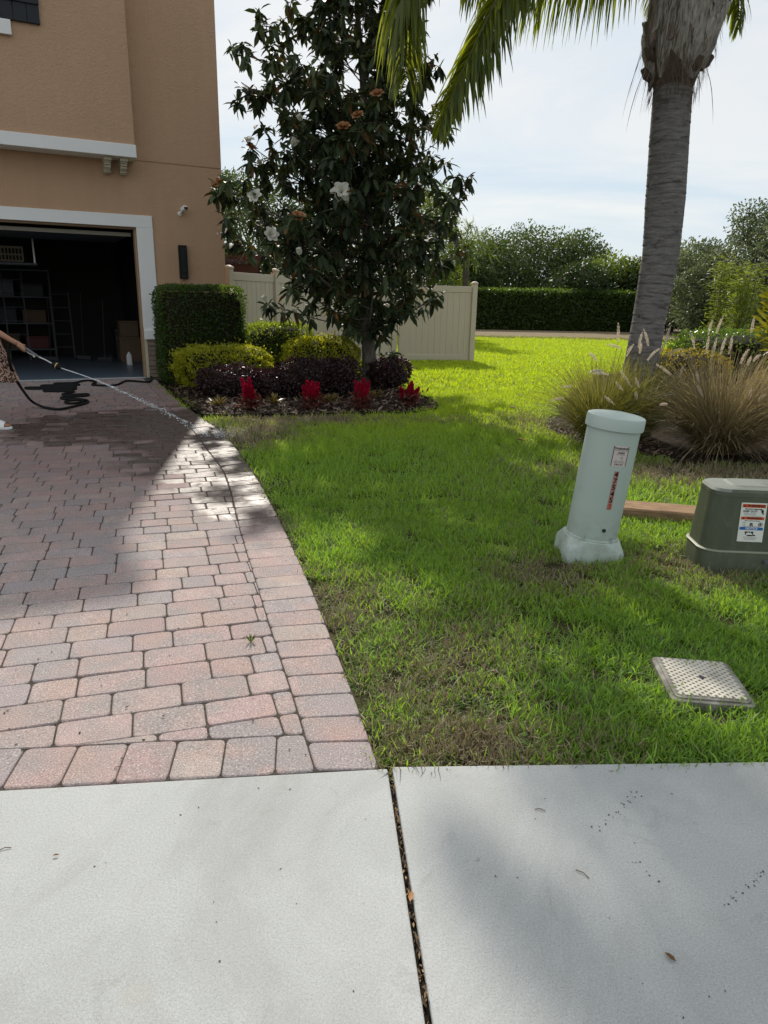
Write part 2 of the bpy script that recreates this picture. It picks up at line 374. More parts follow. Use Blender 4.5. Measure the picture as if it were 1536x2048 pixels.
OUTER = [G(*a) for a in ((760, 1537), (700, 1370), (620, 1170), (560, 1040), (510, 950), (450, 870), (395, 830))] + [Vector((-3.2, 10.75, 0)), Vector((-4.20, 13.05, 0))]
INNER = [G(*a) for a in ((630, 1540), (585, 1390), (555, 1300), (520, 1190), (480, 1060), (450, 950), (415, 900), (385, 860))] + [Vector((-3.05, 9.9, 0)), Vector((-4.28, 12.75, 0))]
OUT_S = catmull(OUTER, 12); INN_S = catmull(INNER, 12)
HA = R(27); HO = Vector((-4.46, 13.36, 0)); HX = Vector((math.cos(HA), math.sin(HA), 0)); HY = Vector((-math.sin(HA), math.cos(HA), 0))
def outer_x(y):
    ys = [p.y for p in OUT_S]; xs = [p.x for p in OUT_S]; return np.interp(y, ys, xs)

dv_poly = [(-9.5, 1.2), (-1.15, 1.82), (0.0, 1.965)] + [(p.x, p.y) for p in OUT_S[1:]] + [tuple((HO + HX * 0.3 - HY * 0.01)[:2]), tuple((HO - HX * 6.5 - HY * 0.01)[:2])]
drive = MB().prism(dv_poly, -0.031, -0.0065).build('driveway', M['sand'], kind='structure')

# sidewalk: two slabs with an open joint between them
slabL = [(-9.5, -0.25), (0.175, 0.42), (0.028, 1.968), (-1.15, 1.825), (-9.5, 0.80)]
slabR = [(0.190, 0.42), (1.62, 0.50), (1.70, 2.066), (0.65, 2.010), (0.043, 1.978)]
slabR2 = [(1.632, 0.50), (3.2, 0.60), (3.3, 2.17), (1.712, 2.067)]
slabR3 = [(3.212, 0.60), (9.0, 1.0), (9.0, 2.6), (3.312, 2.171)]
sw = MB().prism([(-9.5, -0.25), (9, 0.98), (9, 2.55), (0.04, 1.93), (-9.5, 0.75)], -0.03, -0.022).build('sidewalk', M['jointdirt'], kind='structure')
for s_ in (slabL, slabR, slabR2, slabR3):
    MB().prism(s_, -0.021, 0.0).build('slab', M['concrete'], sw, bevel=0.006, seg=2)
# debris lying in the joint
jv = []; jd = []; 
for i in range(260):
    t_ = rnd.random(); x = 0.04 + (0.186 - 0.04) * t_ + rnd.uniform(-.008, .008); y = 1.97 - 1.55 * t_
    jv.append((x, y, -0.016 + rnd.random() * .008)); jd.append((rnd.uniform(-.5, .5), rnd.uniform(-1, 1), rnd.uniform(-.2, .3)))
M['debris'] = leaf_mat('joint_debris', (0.03, 0.02, 0.012), (0.34, 0.22, 0.10), rough=.8)
leaves('joint_debris', M['debris'], sw, jv, jd, rdir(260) * .5 + np.array([0, 0, 1]), rng.uniform(.008, .03, 260), rng.uniform(.003, .008, 260), rng.random(260) ** 2, 'dia')

# ------------------------------------------------------------------ pavers
def clip(poly, px, py, nx, ny):   # keep the side where (p - P).n <= 0
    out = []
    for i in range(len(poly)):
        a = poly[i]; b = poly[(i + 1) % len(poly)]
        da = (a[0] - px) * nx + (a[1] - py) * ny; db = (b[0] - px) * nx + (b[1] - py) * ny
        if da <= 0: out.append(a)
        if (da < 0 < db) or (db < 0 < da):
            u_ = da / (da - db); out.append((a[0] + (b[0] - a[0]) * u_, a[1] + (b[1] - a[1]) * u_))
    return out
def area(p): return 0.5 * sum(p[i][0] * p[(i + 1) % len(p)][1] - p[(i + 1) % len(p)][0] * p[i][1] for i in range(len(p)))
def paver_geo(poly, gap=0.0012, rc=0.018):
    """tumbled block with rounded corners, from a convex outline"""
    n = len(poly); cx = sum(p[0] for p in poly) / n; cy = sum(p[1] for p in poly) / n
    pts = []
    for i in range(n):
        a = Vector(poly[i - 1]); b = Vector(poly[i]); c = Vector(poly[(i + 1) % n])
        l1 = (a - b).length; l2 = (c - b).length
        k1 = min(rc * rnd.uniform(.7, 1.4), l1 * .35); k2 = min(rc * rnd.uniform(.7, 1.4), l2 * .35)
        pts += [b + (a - b).normalized() * k1, b + ((a - b).normalized() * k1 + (c - b).normalized() * k2) * .3, b + (c - b).normalized() * k2]
    ctr = Vector((cx, cy)); nn = len(pts)
    def inset(d): return [p + (ctr - p).normalized() * min(d, (ctr - p).length * .5) for p in pts]
    tilt = (rnd.gauss(0, .010), rnd.gauss(0, .010)); dz = rnd.gauss(0, .0012) - 0.001
    def z(p, h): return h + dz + (p.x - cx) * tilt[0] + (p.y - cy) * tilt[1]
    rings = []
    for d, h in ((0.010, 0.0), (0.0045, -0.0025), (gap + rnd.random() * .001, -0.010), (gap, -0.024)):
        rings.append([(p.x, p.y, z(p, h)) for p in inset(d)])
    v = [p for r_ in rings for p in r_]
    f = [tuple(range(nn))] + [(k * nn + (i + 1) % nn, k * nn + i, (k + 1) * nn + i, (k + 1) * nn + (i + 1) % nn) for k in range(3) for i in range(nn)]
    return v, f
PCOL = [((0.44, 0.32, 0.275), 6), ((0.40, 0.32, 0.275), 5), ((0.40, 0.275, 0.25), 5), ((0.35, 0.305, 0.30), 4), ((0.46, 0.385, 0.31), 3), ((0.30, 0.285, 0.28), 3), ((0.40, 0.285, 0.255), 2)]
pool = [c for c, k in PCOL for _ in range(k)]
polys = []
RA = R(18); tx_ = Vector((math.cos(RA), math.sin(RA))); nx_ = Vector((-math.sin(RA), math.cos(RA)))
inn2 = [Vector((p.x, p.y)) for p in INN_S]
SOL_A = Vector((-1.15, 1.825)); SOL_B = Vector((0.0, 1.966)); sd_ = (SOL_B - SOL_A).normalized(); sn_ = Vector((-sd_.y, sd_.x))
SOL_W = 0.215
fac0 = (HO - HY * 0.03).to_2d(); facn = HY.to_2d()
k = 0
for row in range(-12, 90):
    off = rnd.uniform(0, .4); s0 = -11.0 + off; v0 = row * 0.162
    while s0 < 6:
        ln = rnd.choice((0.252, 0.252, 0.168)); s1 = s0 + ln
        c = [tx_ * s0 + nx_ * v0, tx_ * s1 + nx_ * v0, tx_ * s1 + nx_ * (v0 + .162), tx_ * s0 + nx_ * (v0 + .162)]
        s0 = s1; mid = (c[0] + c[2]) / 2
        if mid.y < 0.5 or mid.y > 14.5 or mid.x < -0.64 * mid.y - 1.6: continue
        j = min(range(len(inn2)), key=lambda i: (inn2[i] - mid).length_squared)
        a = inn2[max(j - 1, 0)]; b = inn2[min(j + 1, len(inn2) - 1)]; tg = (b - a).normalized(); nr = Vector((tg.y, -tg.x))
        pl = clip([tuple(x) for x in c], inn2[j].x, inn2[j].y, nr.x, nr.y)
        if len(pl) > 2: sb = SOL_A + sn_ * SOL_W; pl = clip(pl, sb.x, sb.y, -sn_.x, -sn_.y)
        if len(pl) > 2: pl = clip(pl, fac0.x, fac0.y, facn.x, facn.y)
        if len(pl) > 2 and abs(area(pl)) > 0.0012: polys.append(pl)
# soldier course along the sidewalk
s_ = -7.0; end = None
ib = inn2[0]
while s_ < 1.02:
    w_ = rnd.uniform(.160, .172); a = SOL_A + sd_ * s_; b = SOL_A + sd_ * (s_ + w_)
    c = [tuple(a + sn_ * .003), tuple(b + sn_ * .003), tuple(b + sn_ * SOL_W), tuple(a + sn_ * SOL_W)]; s_ += w_
    if a.x < -3.2: continue
    tg = (inn2[14] - inn2[0]).normalized(); nr = Vector((tg.y, -tg.x)); pl = clip(c, inn2[0].x, inn2[0].y, nr.x, nr.y)
    if len(pl) > 2 and abs(area(pl)) > .004: polys.append(pl)
# border course along the lawn
acc = 0; prev = None
inb = [Vector((p.x, p.y)) for p in INN_S]; oub = [Vector((p.x, p.y)) for p in OUT_S]
def arc(pl, t):
    L_ = [0]
    for i in range(1, len(pl)): L_.append(L_[-1] + (pl[i] - pl[i - 1]).length)
    d = t * L_[-1]
    for i in range(1, len(pl)):
        if L_[i] >= d: u_ = (d - L_[i - 1]) / max(L_[i] - L_[i - 1], 1e-9); return pl[i - 1].lerp(pl[i], u_)
    return pl[-1]
outlen = sum((oub[i] - oub[i - 1]).length for i in range(1, len(oub)))
nb = int(outlen / 0.158)
for i in range(nb):
    t0 = i / nb; t1 = (i + 1) / nb
    polys.append([tuple(arc(inb, t0)), tuple(arc(oub, t0)), tuple(arc(oub, t1)), tuple(arc(inb, t1))])
def pkey(pl):
    cx = sum(a[0] for a in pl) / len(pl); cy = sum(a[1] for a in pl) / len(pl)
    vis = cx > -0.545 * cy - 0.15
    return (0 if vis else 1, cx * cx + cy * cy)
polys.sort(key=pkey)
def paver_mesh(name, geos, kind=None):
    V = []; F = []; Cc = []
    for (v, f), c in geos:
        o = len(V); V += v; F += [tuple(i + o for i in q_) for q_ in f]; Cc += [(*c, rnd.random())] * len(v)
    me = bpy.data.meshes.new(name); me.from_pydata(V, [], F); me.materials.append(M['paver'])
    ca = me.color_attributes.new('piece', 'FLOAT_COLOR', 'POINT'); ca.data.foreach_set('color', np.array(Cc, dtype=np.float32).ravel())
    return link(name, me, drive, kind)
rest = []
for i, pl in enumerate(polys):
    if area(pl) < 0: pl = pl[::-1]
    bc = rnd.choice(pool); k_ = rnd.uniform(.9, 1.12); c = tuple((x * .66 + g * .34) * k_ * m_ for x, g, m_ in zip(bc, (.355, .295, .275), (1.0, .965, 1.02)))
    if i < 300: paver_mesh('paver', [(paver_geo(pl), c)])
    else: rest.append((paver_geo(pl), c))
paver_mesh('paver_field', rest, 'stuff')

# ------------------------------------------------------------------ the house
house = thing('house', 'tan stucco two storey house with white trim and open garage', 'house', HO, HA)
ZE = 7.5; XL = -9.0; XR = 1.56; DEP = 9.0; GX0 = -4.9; GZ = 2.605
def hp(): return MB()
w = hp()
w.bx(XL, GX0, 0, .2, 0, ZE); w.bx(0.0, XR, 0, .2, 0, 3.66); w.bx(GX0, 0.0, 0, .2, GZ, 3.66)
w.bx(GX0, XR, .0, .2, 3.69, ZE); w.bx(GX0, XR, .012, .19, 3.66, 3.69)
w.bx(XR - .2, XR, .2, DEP, 0, ZE); w.bx(XL, XL + .2, .2, DEP, 0, ZE); w.bx(XL + .2, XR - .2, DEP - .2, DEP, 0, ZE)
w.build('wall', M['stucco'], house)
# the floor overhanging the garage door, its band and corbels
b = hp(); b.bx(XL + .5, 0.02, -.40, -.001, 3.85, ZE - .02); b.build('overhang_wall', M['stucco'], house)
b = hp(); b.bx(XL + .45, 0.035, -.43, -.001, 3.655, 3.849); b.build('band_trim', M['white'], house, bevel=.006)
for x0 in (-.475, -.218):
    b = hp()
    b.bx(x0, x0 + .125, -.34, -.001, 3.60, 3.654); b.bx(x0 + .008, x0 + .117, -.29, -.001, 3.575, 3.60)
    prof = [(-.27, 3.575), (-.25, 3.54), (-.20, 3.50), (-.155, 3.48), (-.13, 3.465)]
    for (ya, za), (yb, zb) in zip(prof[:-1], prof[1:]): b.bx(x0 + .012, x0 + .113, (ya + yb) / 2, -.001, zb, za)
    b.bx(x0 + .004, x0 + .121, -.15, -.001, 3.445, 3.465); b.bx(x0 + .012, x0 + .113, -.11, -.001, 3.425, 3.445)
    b.build('corbel', M['cream'], house, bevel=.004)
# garage door surround
b = hp(); b.bx(GX0 - .28, 0.28, -.035, -.001, GZ, 2.805); b.build('garage_trim', M['white'], house, bevel=.005)
b = hp()
b.add([(0.0, -.035, .86), (.285, -.035, .86), (.28, -.035, GZ - .001), (0.0, -.035, GZ - .001), (0.0, -.001, .86), (.285, -.001, .86), (.28, -.001, GZ - .001), (0.0, -.001, GZ - .001)],
      [(0, 1, 2, 3), (4, 7, 6, 5), (0, 4, 5, 1), (2, 6, 7, 3), (0, 3, 7, 4), (1, 5, 6, 2)])
b.build('garage_trim', M['white'], house, bevel=.004)
b = hp(); b.bx(0.0, .30, -.075, -.001, .69, .859); b.bx(.30, .40, -.07, -.001, .70, .84); b.build('trim_sill', M['white'], house, bevel=.012, seg=2)
b = hp(); b.bx(0.0, .05, -.03, .19, 0, .689); b.build('jamb_casing', M['cream'], house, bevel=.004)
b = hp(); b.bx(-.03, -.001, .03, .22, 0.0, GZ - .03); b.build('jamb', flat_mat('tan_jamb', (.36, .25, .15), .6), house, bevel=.003)
b = hp(); b.bx(GX0, -.0, .04, .2, GZ - .03, GZ - .002); b.build('door_header', flat_mat('tan_jamb2', (.36, .25, .15), .6), house, bevel=.003)
z_ = 0.0
while z_ < .68:     # stone veneer under the sill
    hgt = min(rnd.uniform(.055, .11), .688 - z_)
    x0 = .052
    while x0 < 1.5:
        x1 = min(x0 + rnd.uniform(.22, .5), 1.55); dd = rnd.uniform(.035, .06)
        if hgt > .02: hp().bx(x0 + .003, x1 - .003, -dd, -.0008, z_ + .003, z_ + hgt - .003).build('stone', M['stone'], house, bevel=.006)
        x0 = x1
    z_ += hgt
# shutter of the upper window and the window's sill
sx = [-2.15, -1.775, -1.60, -1.41, -1.235]
for a, b_ in zip(sx[:-1], sx[1:]): hp().bx(a + .004, b_ - .004, -.45, -.401, 5.37, 6.6).build('shutter_board', M['shutter'], house, bevel=.004)
hp().bx(-2.15, -1.232, -.475, -.451, 5.62, 5.72).build('shutter_batten', M['shutter'], house, bevel=.004)
b = hp(); b.bx(-3.4, -1.645, -.46, -.4005, 5.165, 5.365); b.build('window_trim', M['white'], house, bevel=.006)
# roof and soffit (above the frame; they throw the long shade over the drive)
b = hp(); OV = .45
x0, x1, y0, y1 = XL - OV, XR + .15, -OV - .4 * 0, DEP + OV
b.add([(x0, y0, ZE), (x1, y0, ZE), (x1, y1, ZE), (x0, y1, ZE), (x0, y0, ZE + .16), (x1, y0, ZE + .16), (x1, y1, ZE + .16), (x0, y1, ZE + .16), (x0 + 4.6, (y0 + y1) / 2, ZE + 2.2), (x1 - 4.6, (y0 + y1) / 2, ZE + 2.2)],
      [(3, 2, 1, 0), (0, 1, 5, 4), (1, 2, 6, 5), (2, 3, 7, 6), (3, 0, 4, 7), (4, 5, 9, 8), (5, 6, 9), (6, 7, 8, 9), (7, 4, 8)])
b.build('roof', M['roof'], house)
# garage interior
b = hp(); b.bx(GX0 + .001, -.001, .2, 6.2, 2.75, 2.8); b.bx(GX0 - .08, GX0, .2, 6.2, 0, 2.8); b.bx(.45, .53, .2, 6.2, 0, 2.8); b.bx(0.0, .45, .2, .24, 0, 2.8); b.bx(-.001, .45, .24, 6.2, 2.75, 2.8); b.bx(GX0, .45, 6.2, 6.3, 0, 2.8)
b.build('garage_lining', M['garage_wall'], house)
b = hp(); b.bx(GX0, .45, .02, 6.2, -.03, .012); b.build('garage_floor', M['garage_floor'], house)
b = hp(); b.bx(GX0, -.03, -.06, .019, -.03, .014); b.build('threshold', flat_mat('pale_threshold', (.4, .42, .43), .7), house, bevel=.003)
b = hp(); b.bx(GX0 + .05, -.06, .35, 2.6, 2.50, 2.54); b.build('garage_door', M['greyplastic'], house)
b = hp(); b.bx(GX0 + .05, -.05, .30, .345, 2.47, 2.53); b.build('door_bottom_rail', flat_mat('pale_rail', (.35, .33, .27), .5), house)

def hw(x, y, z=0.0): return HO + HX * x + HY * y + Vector((0, 0, z))
# things on the facade
t = thing('security_camera', 'small white security camera mounted high on the tan wall', 'camera', hw(.80, 0, 2.90), HA)
MB().tube([(-.03, 0, -.02), (-.03, -.025, -.02)], .035, 16).build('mount', M['white'], t)
MB().tube([(-.03, -.025, -.02), (.0, -.07, .02)], .014, 10).build('arm', M['white'], t)
rr_ = Euler((R(-18), 0, R(18))).to_matrix()
MB().box((.035, -.10, .055), (.085, .13, .075), rr_).build('camera_body', M['white'], t, bevel=.016, seg=3)
MB().box(Vector((.035, -.10, .055)) + rr_ @ Vector((0, -.066, -.012)), (.074, .006, .045), rr_).build('lens_cover', M['black'], t, bevel=.004)
t = thing('wall_sconce', 'tall narrow black glass lantern on the wall beside the garage', 'wall lamp', hw(.775, 0, 1.77), HA)
MB().bx(-.07, .07, -.03, -.001, 0, .575).build('back_plate', M['black'], t, bevel=.003)
f_ = MB()
for x in (-.07, .045): f_.bx(x, x + .025, -.10, -.031, 0.02, .555)
f_.bx(-.07, .07, -.10, -.031, 0, .02); f_.bx(-.07, .07, -.10, -.031, .555, .575); f_.bx(-.044, .044, -.0995, -.09, .09, .105)
f_.build('lamp_frame', M['black'], t)
MB().bx(-.045, .045, -.092, -.04, .021, .089).build('glass_panel', M['glassdark'], t); MB().bx(-.045, .045, -.092, -.04, .106, .554).build('glass_panel', M['glassdark'], t)

# what stands in the garage (all in deep shade)
def gbox(name, label, cat, x, y, z, d, mat, group=None, lid=None):
    t = thing(name, label, cat, hw(x, y, z), HA, group)
    MB().bx(-d[0] / 2, d[0] / 2, -d[1] / 2, d[1] / 2, 0, d[2] * .88).build('box_body', M[mat], t, bevel=.01)
    MB().bx(-d[0] / 2 - .01, d[0] / 2 + .01, -d[1] / 2 - .01, d[1] / 2 + .01, d[2] * .881, d[2]).build('lid', M[lid or mat], t, bevel=.008)
    return t
def shelf_unit(x, y, wd, ht, n, label):
    t = thing('shelving_unit', label, 'shelf', hw(x, y, .012), HA)
    for px in (-wd / 2, wd / 2):
        for py in (-.22, .22): MB().bx(px - .015, px + .015, py - .015, py + .015, 0, ht).build('post', M['dullsteel'], t)
    for i in range(n):
        z = .15 + i * (ht - .2) / (n - 1); MB().bx(-wd / 2, wd / 2, -.24, .24, z, z + .03).build('shelf', M['greyplastic'], t)
    return [.012 + .18 + i * (ht - .2) / (n - 1) for i in range(n)]
zs = shelf_unit(-3.9, 5.6, 1.6, 2.2, 5, 'tall steel shelving unit at the left of the dark garage')
for i, z in enumerate(zs[:4]):
    gbox('storage_bin', ['dark storage bin on the lowest garage shelf', 'grey storage bin on the second garage shelf', 'cardboard box on the third garage shelf', 'red bin on the garage shelf below the top'][i], 'storage box', -4.2, 5.6, z, (.6, .4, .34), ['dkbox', 'greyplastic', 'card', 'redplastic'][i])
    gbox('storage_bin', ['cardboard box beside the bin on the lowest garage shelf', 'black tote at the right of the second shelf', 'grey tote at the right of the third shelf', 'brown carton at the right of the fourth shelf'][i], 'storage box', -3.5, 5.6, z, (.5, .4, .3), ['card', 'dkbox', 'greyplastic', 'card'][i])
zs2 = shelf_unit(-2.0, 5.6, 1.5, 2.0, 4, 'steel shelving unit in the middle of the garage back wall')
for i, z in enumerate(zs2[:3]):
    gbox('storage_bin', ['cardboard carton low on the middle shelving', 'black tote on the second middle shelf', 'grey bin on the third middle shelf'][i], 'storage box', -2.3, 5.6, z, (.55, .4, .36), ['card', 'dkbox', 'greyplastic'][i])
    gbox('storage_bin', ['red crate low on the middle shelving', 'brown carton on the second middle shelf', 'black case on the third middle shelf'][i], 'storage box', -1.65, 5.6, z, (.5, .4, .3), ['redplastic', 'card', 'dkbox'][i])
t = thing('laundry_basket', 'slotted plastic basket hung high at the garage left', 'basket', hw(-2.05, 2.9, 2.06), HA)
M['basket'] = flat_mat('beige_plastic', (.26, .22, .16), .6)
b = MB(); b.bx(-.26, .26, -.15, .15, 0, .03)
for i in range(9):
    x = -.25 + i * .0625
    b.bx(x - .012, x + .012, -.155, -.14, .03, .12); b.bx(x - .012, x + .012, -.155, -.14, .15, .25)
b.bx(-.27, .27, -.16, -.135, .12, .15); b.bx(-.27, .27, -.16, -.135, .25, .29); b.bx(-.27, -.24, -.135, .15, .03, .29); b.bx(.24, .27, -.135, .15, .03, .29)
b.build('basket_wall', M['basket'], t)
t2 = thing('ceiling_rack', 'steel storage rack hanging under the garage ceiling', 'rack', hw(-2.05, 3.0, 2.0), HA)
MB().bx(-.9, .5, -.4, .4, 0, .04).build('rack_deck', M['greyplastic'], t2)
for x in (-.85, .45): MB().bx(x, x + .03, -.02, .02, .041, .745).build('rack_hanger', M['steel'], t2)
def ladder(x, y, ht, label):
    t = thing('ladder', label, 'ladder', hw(x, y, .012), HA, rot=(R(-8), 0, HA))
    for s in (-.2, .2): MB().bx(s - .014, s + .014, -.03, .03, 0, ht).build('rail', M['dullsteel'], t)
    for i in range(int(ht / .3)): MB().bx(-.185, .185, -.02, .02, .25 + i * .3, .265 + i * .3).build('rung', M['dullsteel'], t)
ladder(-2.05, 4.4, 2.0, 'aluminium ladder leaning in front of the garage shelves')
ladder(-1.1, 4.7, 1.5, 'short stepladder leaning at the right of the shelves')
def pole_tool(x, y, ht, lab, head):
    t = thing(head, lab, head.replace('_', ' '), hw(x, y, .012), HA, rot=(R(-6), R(3), HA))
    MB().tube([(0, 0, .06), (0, 0, ht)], .010, 8).build('pole', M['dullsteel'], t); MB().bx(-.16, .16, -.03, .03, 0, .10).build('head', M['dkbox'], t, bevel=.01)
pole_tool(-.75, 4.2, 1.5, 'broom with steel pole standing in the garage', 'broom'); pole_tool(-.35, 3.6, 1.35, 'rake with steel pole near the right garage wall', 'rake'); pole_tool(-1.45, 4.0, 1.4, 'shovel with steel pole by the ladders', 'shovel')
t = jug = thing('white_jug', 'white plastic jug on the garage floor by the right wall', 'jug', hw(.05, 2.6, .012), HA)
MB().loft([superring(0, 0, z, a, a * .8, 20, 3) for z, a in ((0, .09), (.02, .10), (.30, .10), (.37, .07), (.42, .03), (.45, .03))]).build('jug_body', M['white'], t); MB().tube([(0, 0, .451), (0, 0, .48)], .034, 12).build('cap', M['dkbox'], t); jug.scale = (.6, .6, .62)
for i, (x, y, z, d, mt, lb) in enumerate([(.2, 3.6, .012, (.45, .5, .55), 'card', 'large cardboard box on the floor by the right garage wall'), (.2, 3.6, .562, (.4, .45, .35), 'card', 'smaller cardboard box stacked on the large one'),
        (.2, 4.4, .012, (.45, .6, .7), 'dkbox', 'black tote behind the cardboard boxes'), (-2.7, 4.6, .012, (.5, .5, .5), 'greyplastic', 'grey tote on the garage floor behind the woman'), (-2.75, 4.6, .512, (.45, .45, .35), 'card', 'carton on top of the grey tote')]):
    gbox('storage_box', lb, 'storage box', x, y, z, d, mt)

# ------------------------------------------------------------------ fence, gate posts, pergola
FA, FB, FCn, FD, FE = Vector((-3.06, 14.32, 0)), Vector((-2.40, 15.75, 0)), Vector((-1.72, 17.25, 0)), Vector((.25, 18.22, 0)), Vector((2.15, 18.6, 0))
fence = thing('vinyl_fence', 'tan vinyl privacy fence of upright boards behind the magnolia', 'fence', (0, 0, 0))
def fpost(p, h, ang):
    b = MB(); rot = Matrix.Rotation(ang, 3, 'Z'); b.box((p.x, p.y, h / 2), (.127, .127, h), rot); po = b.build('post', M['vinyl'], fence, bevel=.006)
    cpm = MB(); cs = []
    for zz, hh in ((h + .001, .072), (h + .025, .072), (h + .05, .045), (h + .062, .012)):
        cs.append([tuple(Vector((p.x, p.y, zz)) + rot @ Vector((x * hh, y * hh, 0))) for x, y in ((-1, -1), (1, -1), (1, 1), (-1, 1))])
    cpm.loft(cs, smooth=False).build('post_cap', M['vinyl'], po)
def bay(a, b_, h0, h1):
    d = (b_ - a); ln = d.length; u_ = d.normalized(); ang = math.atan2(u_.y, u_.x); rot = Matrix.Rotation(ang, 3, 'Z')
    st = .064; n = max(1, round((ln - .13) / .155)); bw = (ln - .13) / n
    for i in range(n):
        s = .065 + (i + .5) * bw; p = a + u_ * s; h = h0 + (h1 - h0) * s / ln
        MB().box((p.x, p.y, .02 + (h - .04) / 2), (bw - .005, .022 + .004 * (i % 2), h - .12), rot).build('board', M['vinyl'], fence, bevel=.004)
    for (z0, z1_) in ((-.16, 0.0), None), :
        pass
    def rail(za0, za1, zb0, zb1):
        n_ = Vector((-u_.y, u_.x, 0)) * .024; A_ = a + u_ * .065; B_ = b_ - u_ * .065
        v = []
        for P_, z0, z1 in ((A_, za0, za1), (B_, zb0, zb1)):
            for sgn in (-1, 1): v += [(P_ + n_ * sgn) + Vector((0, 0, z0)), (P_ + n_ * sgn) + Vector((0, 0, z1))]
        MB().add(v, [(0, 1, 3, 2), (4, 6, 7, 5), (0, 4, 5, 1), (2, 3, 7, 6), (0, 2, 6, 4), (1, 5, 7, 3)]).build('rail', M['vinyl'], fence, bevel=.005)
    rail(h0 - .15, h0, h1 - .15, h1); rail(.03, .17, .03, .17)
for (a, b_, h0, h1) in ((FA, FB, 1.93, 1.93), (FB, FCn, 1.93, 1.88), (FCn, FD - Vector((.09, .02, 0)), 1.88, 1.84), (FD + Vector((.09, .02, 0)), FE, 1.84, 1.84)): bay(a, b_, h0, h1)
for p, h, a in ((FA, 1.99, 1.1), (FB, 2.0, 1.1), (FCn, 1.95, .8), (FD - Vector((.09, .02, 0)), 1.9, .2), (FD + Vector((.09, .02, 0)), 1.9, .2), (FE, 1.9, .2)): fpost(p, h, a)
t = thing('pergola', 'dark red brown wooden pergola behind the tan fence', 'pergola', (-4.2, 20.5, 0), R(8))
for x in (-1.6, .42):
    for y in (0, 2.4): MB().bx(x - .07, x + .07, y - .07, y + .07, 0, 2.35).build('post', M['pergola'], t)
for y in (0, 2.4): MB().bx(-2.0, .62, y - .12, y - .075, 2.12, 2.33).build('beam', M['pergola'], t)
for i in range(14): MB().bx(-1.95 + i * .19, -1.90 + i * .19, -.4, 2.8, 2.351, 2.49).build('rafter', M['pergola'], t)
MB().bx(-2.1, .75, -.42, -.36, 2.491, 2.57).build('top_slat', M['pergola'], t); MB().bx(-2.1, .75, 1.2, 1.26, 2.491, 2.57).build('top_slat', M['pergola'], t)

# ------------------------------------------------------------------ planting bed
BED = [(-4.16, 13.0)] + [(p.x + .05, p.y) for p in reversed(OUT_S) if 9.1 < p.y < 12.9] + [(-2.36, 9.06), (-2.12, 9.04), (-1.38, 9.22), (-.48, 9.42), (.1, 9.52), (.46, 9.68), (.68, 9.98), (.75, 10.35), (.72, 10.8), (.61, 11.28), (.35, 11.9), (.06, 12.54), (-.12, 13.3), (-.9, 15.2), (-1.9, 16.6), (-2.95, 14.3)]
bedo = MB().prism(BED, -.031, -.004).build('mulch_bed', M['mulchsoil'], kind='structure')
n = 5200; bx_ = rng.uniform(-4.3, .9, n); by_ = rng.uniform(8.95, 14, n); ok = inpoly(bx_, by_, BED); bx_ = bx_[ok]; by_ = by_[ok]; n = len(bx_)
M['chip'] = leaf_mat('bark_chip', (0.035, 0.020, 0.014), (0.30, 0.22, 0.17), rough=.75, mid=(.10, .06, .042))
leaves('mulch_chips', M['chip'], bedo, np.stack([bx_, by_, rng.uniform(0.0, .035, n)], 1), rdir(n) * np.array([1, 1, .35]), rdir(n) * .45 + np.array([0, 0, 1]), rng.uniform(.04, .13, n), rng.uniform(.018, .05, n), rng.random(n), 'ell', fold=.3)
edge_pts = [Vector((x, y, .0)) for x, y in BED[1:BED.index((.06, 12.54)) + 1]]
ep = catmull(edge_pts, 4); b = MB()
b.tube([p + Vector((0, 0, .014)) for p in ep], .012, 8)
for i in range(len(ep) - 1):
    a = ep[i]; c = ep[i + 1]; d = (c - a).normalized(); nn_ = Vector((-d.y, d.x, 0)) * .004
    v = [a - nn_, a + nn_, c - nn_, c + nn_]; b.add([p + Vector((0, 0, z)) for p in v for z in (-.03, .014)], [(0, 1, 5, 4), (2, 6, 7, 3)])
tag(b.build('garden_edging', M['edging']), 'black plastic edging curving round the mulched bed', 'edging')

# clipped shrubs
M['lf_dark'] = leaf_mat('dark_hedge_leaf', (0.012, 0.030, 0.008), (0.050, 0.10, 0.018), (0.22, 0.34, 0.03), .36, .4, .45)
M['lf_box'] = leaf_mat('glossy_hedge_leaf', (0.014, 0.035, 0.010), (0.085, 0.15, 0.025), (0.50, 0.62, 0.05), .42, .3, .5)
M['lf_gold'] = leaf_mat('golden_leaf', (0.10, 0.135, 0.010), (0.42, 0.42, 0.03), (0.75, 0.75, 0.03), .42, .45, .35)
M['lf_purple'] = leaf_mat('purple_leaf', (0.012, 0.008, 0.010), (0.075, 0.030, 0.038), (0.10, 0.02, 0.025), .22, .38, .5)
def shell_points(n, hx, hy, z0, z1, e, bump=0.06, inn=0.10):
    d = rdir(n * 2); zc = (z0 + z1) / 2; hz = (z1 - z0) / 2
    ad_ = np.abs(d); r_ = (ad_[:, 0] ** e + ad_[:, 1] ** e + ad_[:, 2] ** e) ** (-1 / e)
    # even out density on faces
    P = d * r_[:, None]; keep = np.argsort(rng.random(len(P)) * (np.abs(P).max(1)))[:n]; P = P[keep]; d = d[keep]
    N = unit(np.sign(P) * np.abs(P) ** (e - 1) / np.array([hx, hy, hz]))
    sc = 1 + bump * (vnoise(P[:, 0] * 4 + P[:, 2] * 3, P[:, 1] * 4 + P[:, 2] * 2, 3) - .5) - inn * rng.random(n) ** 2
    P = P * sc[:, None] * np.array([hx, hy, hz]); P[:, 2] += zc
    return P, N
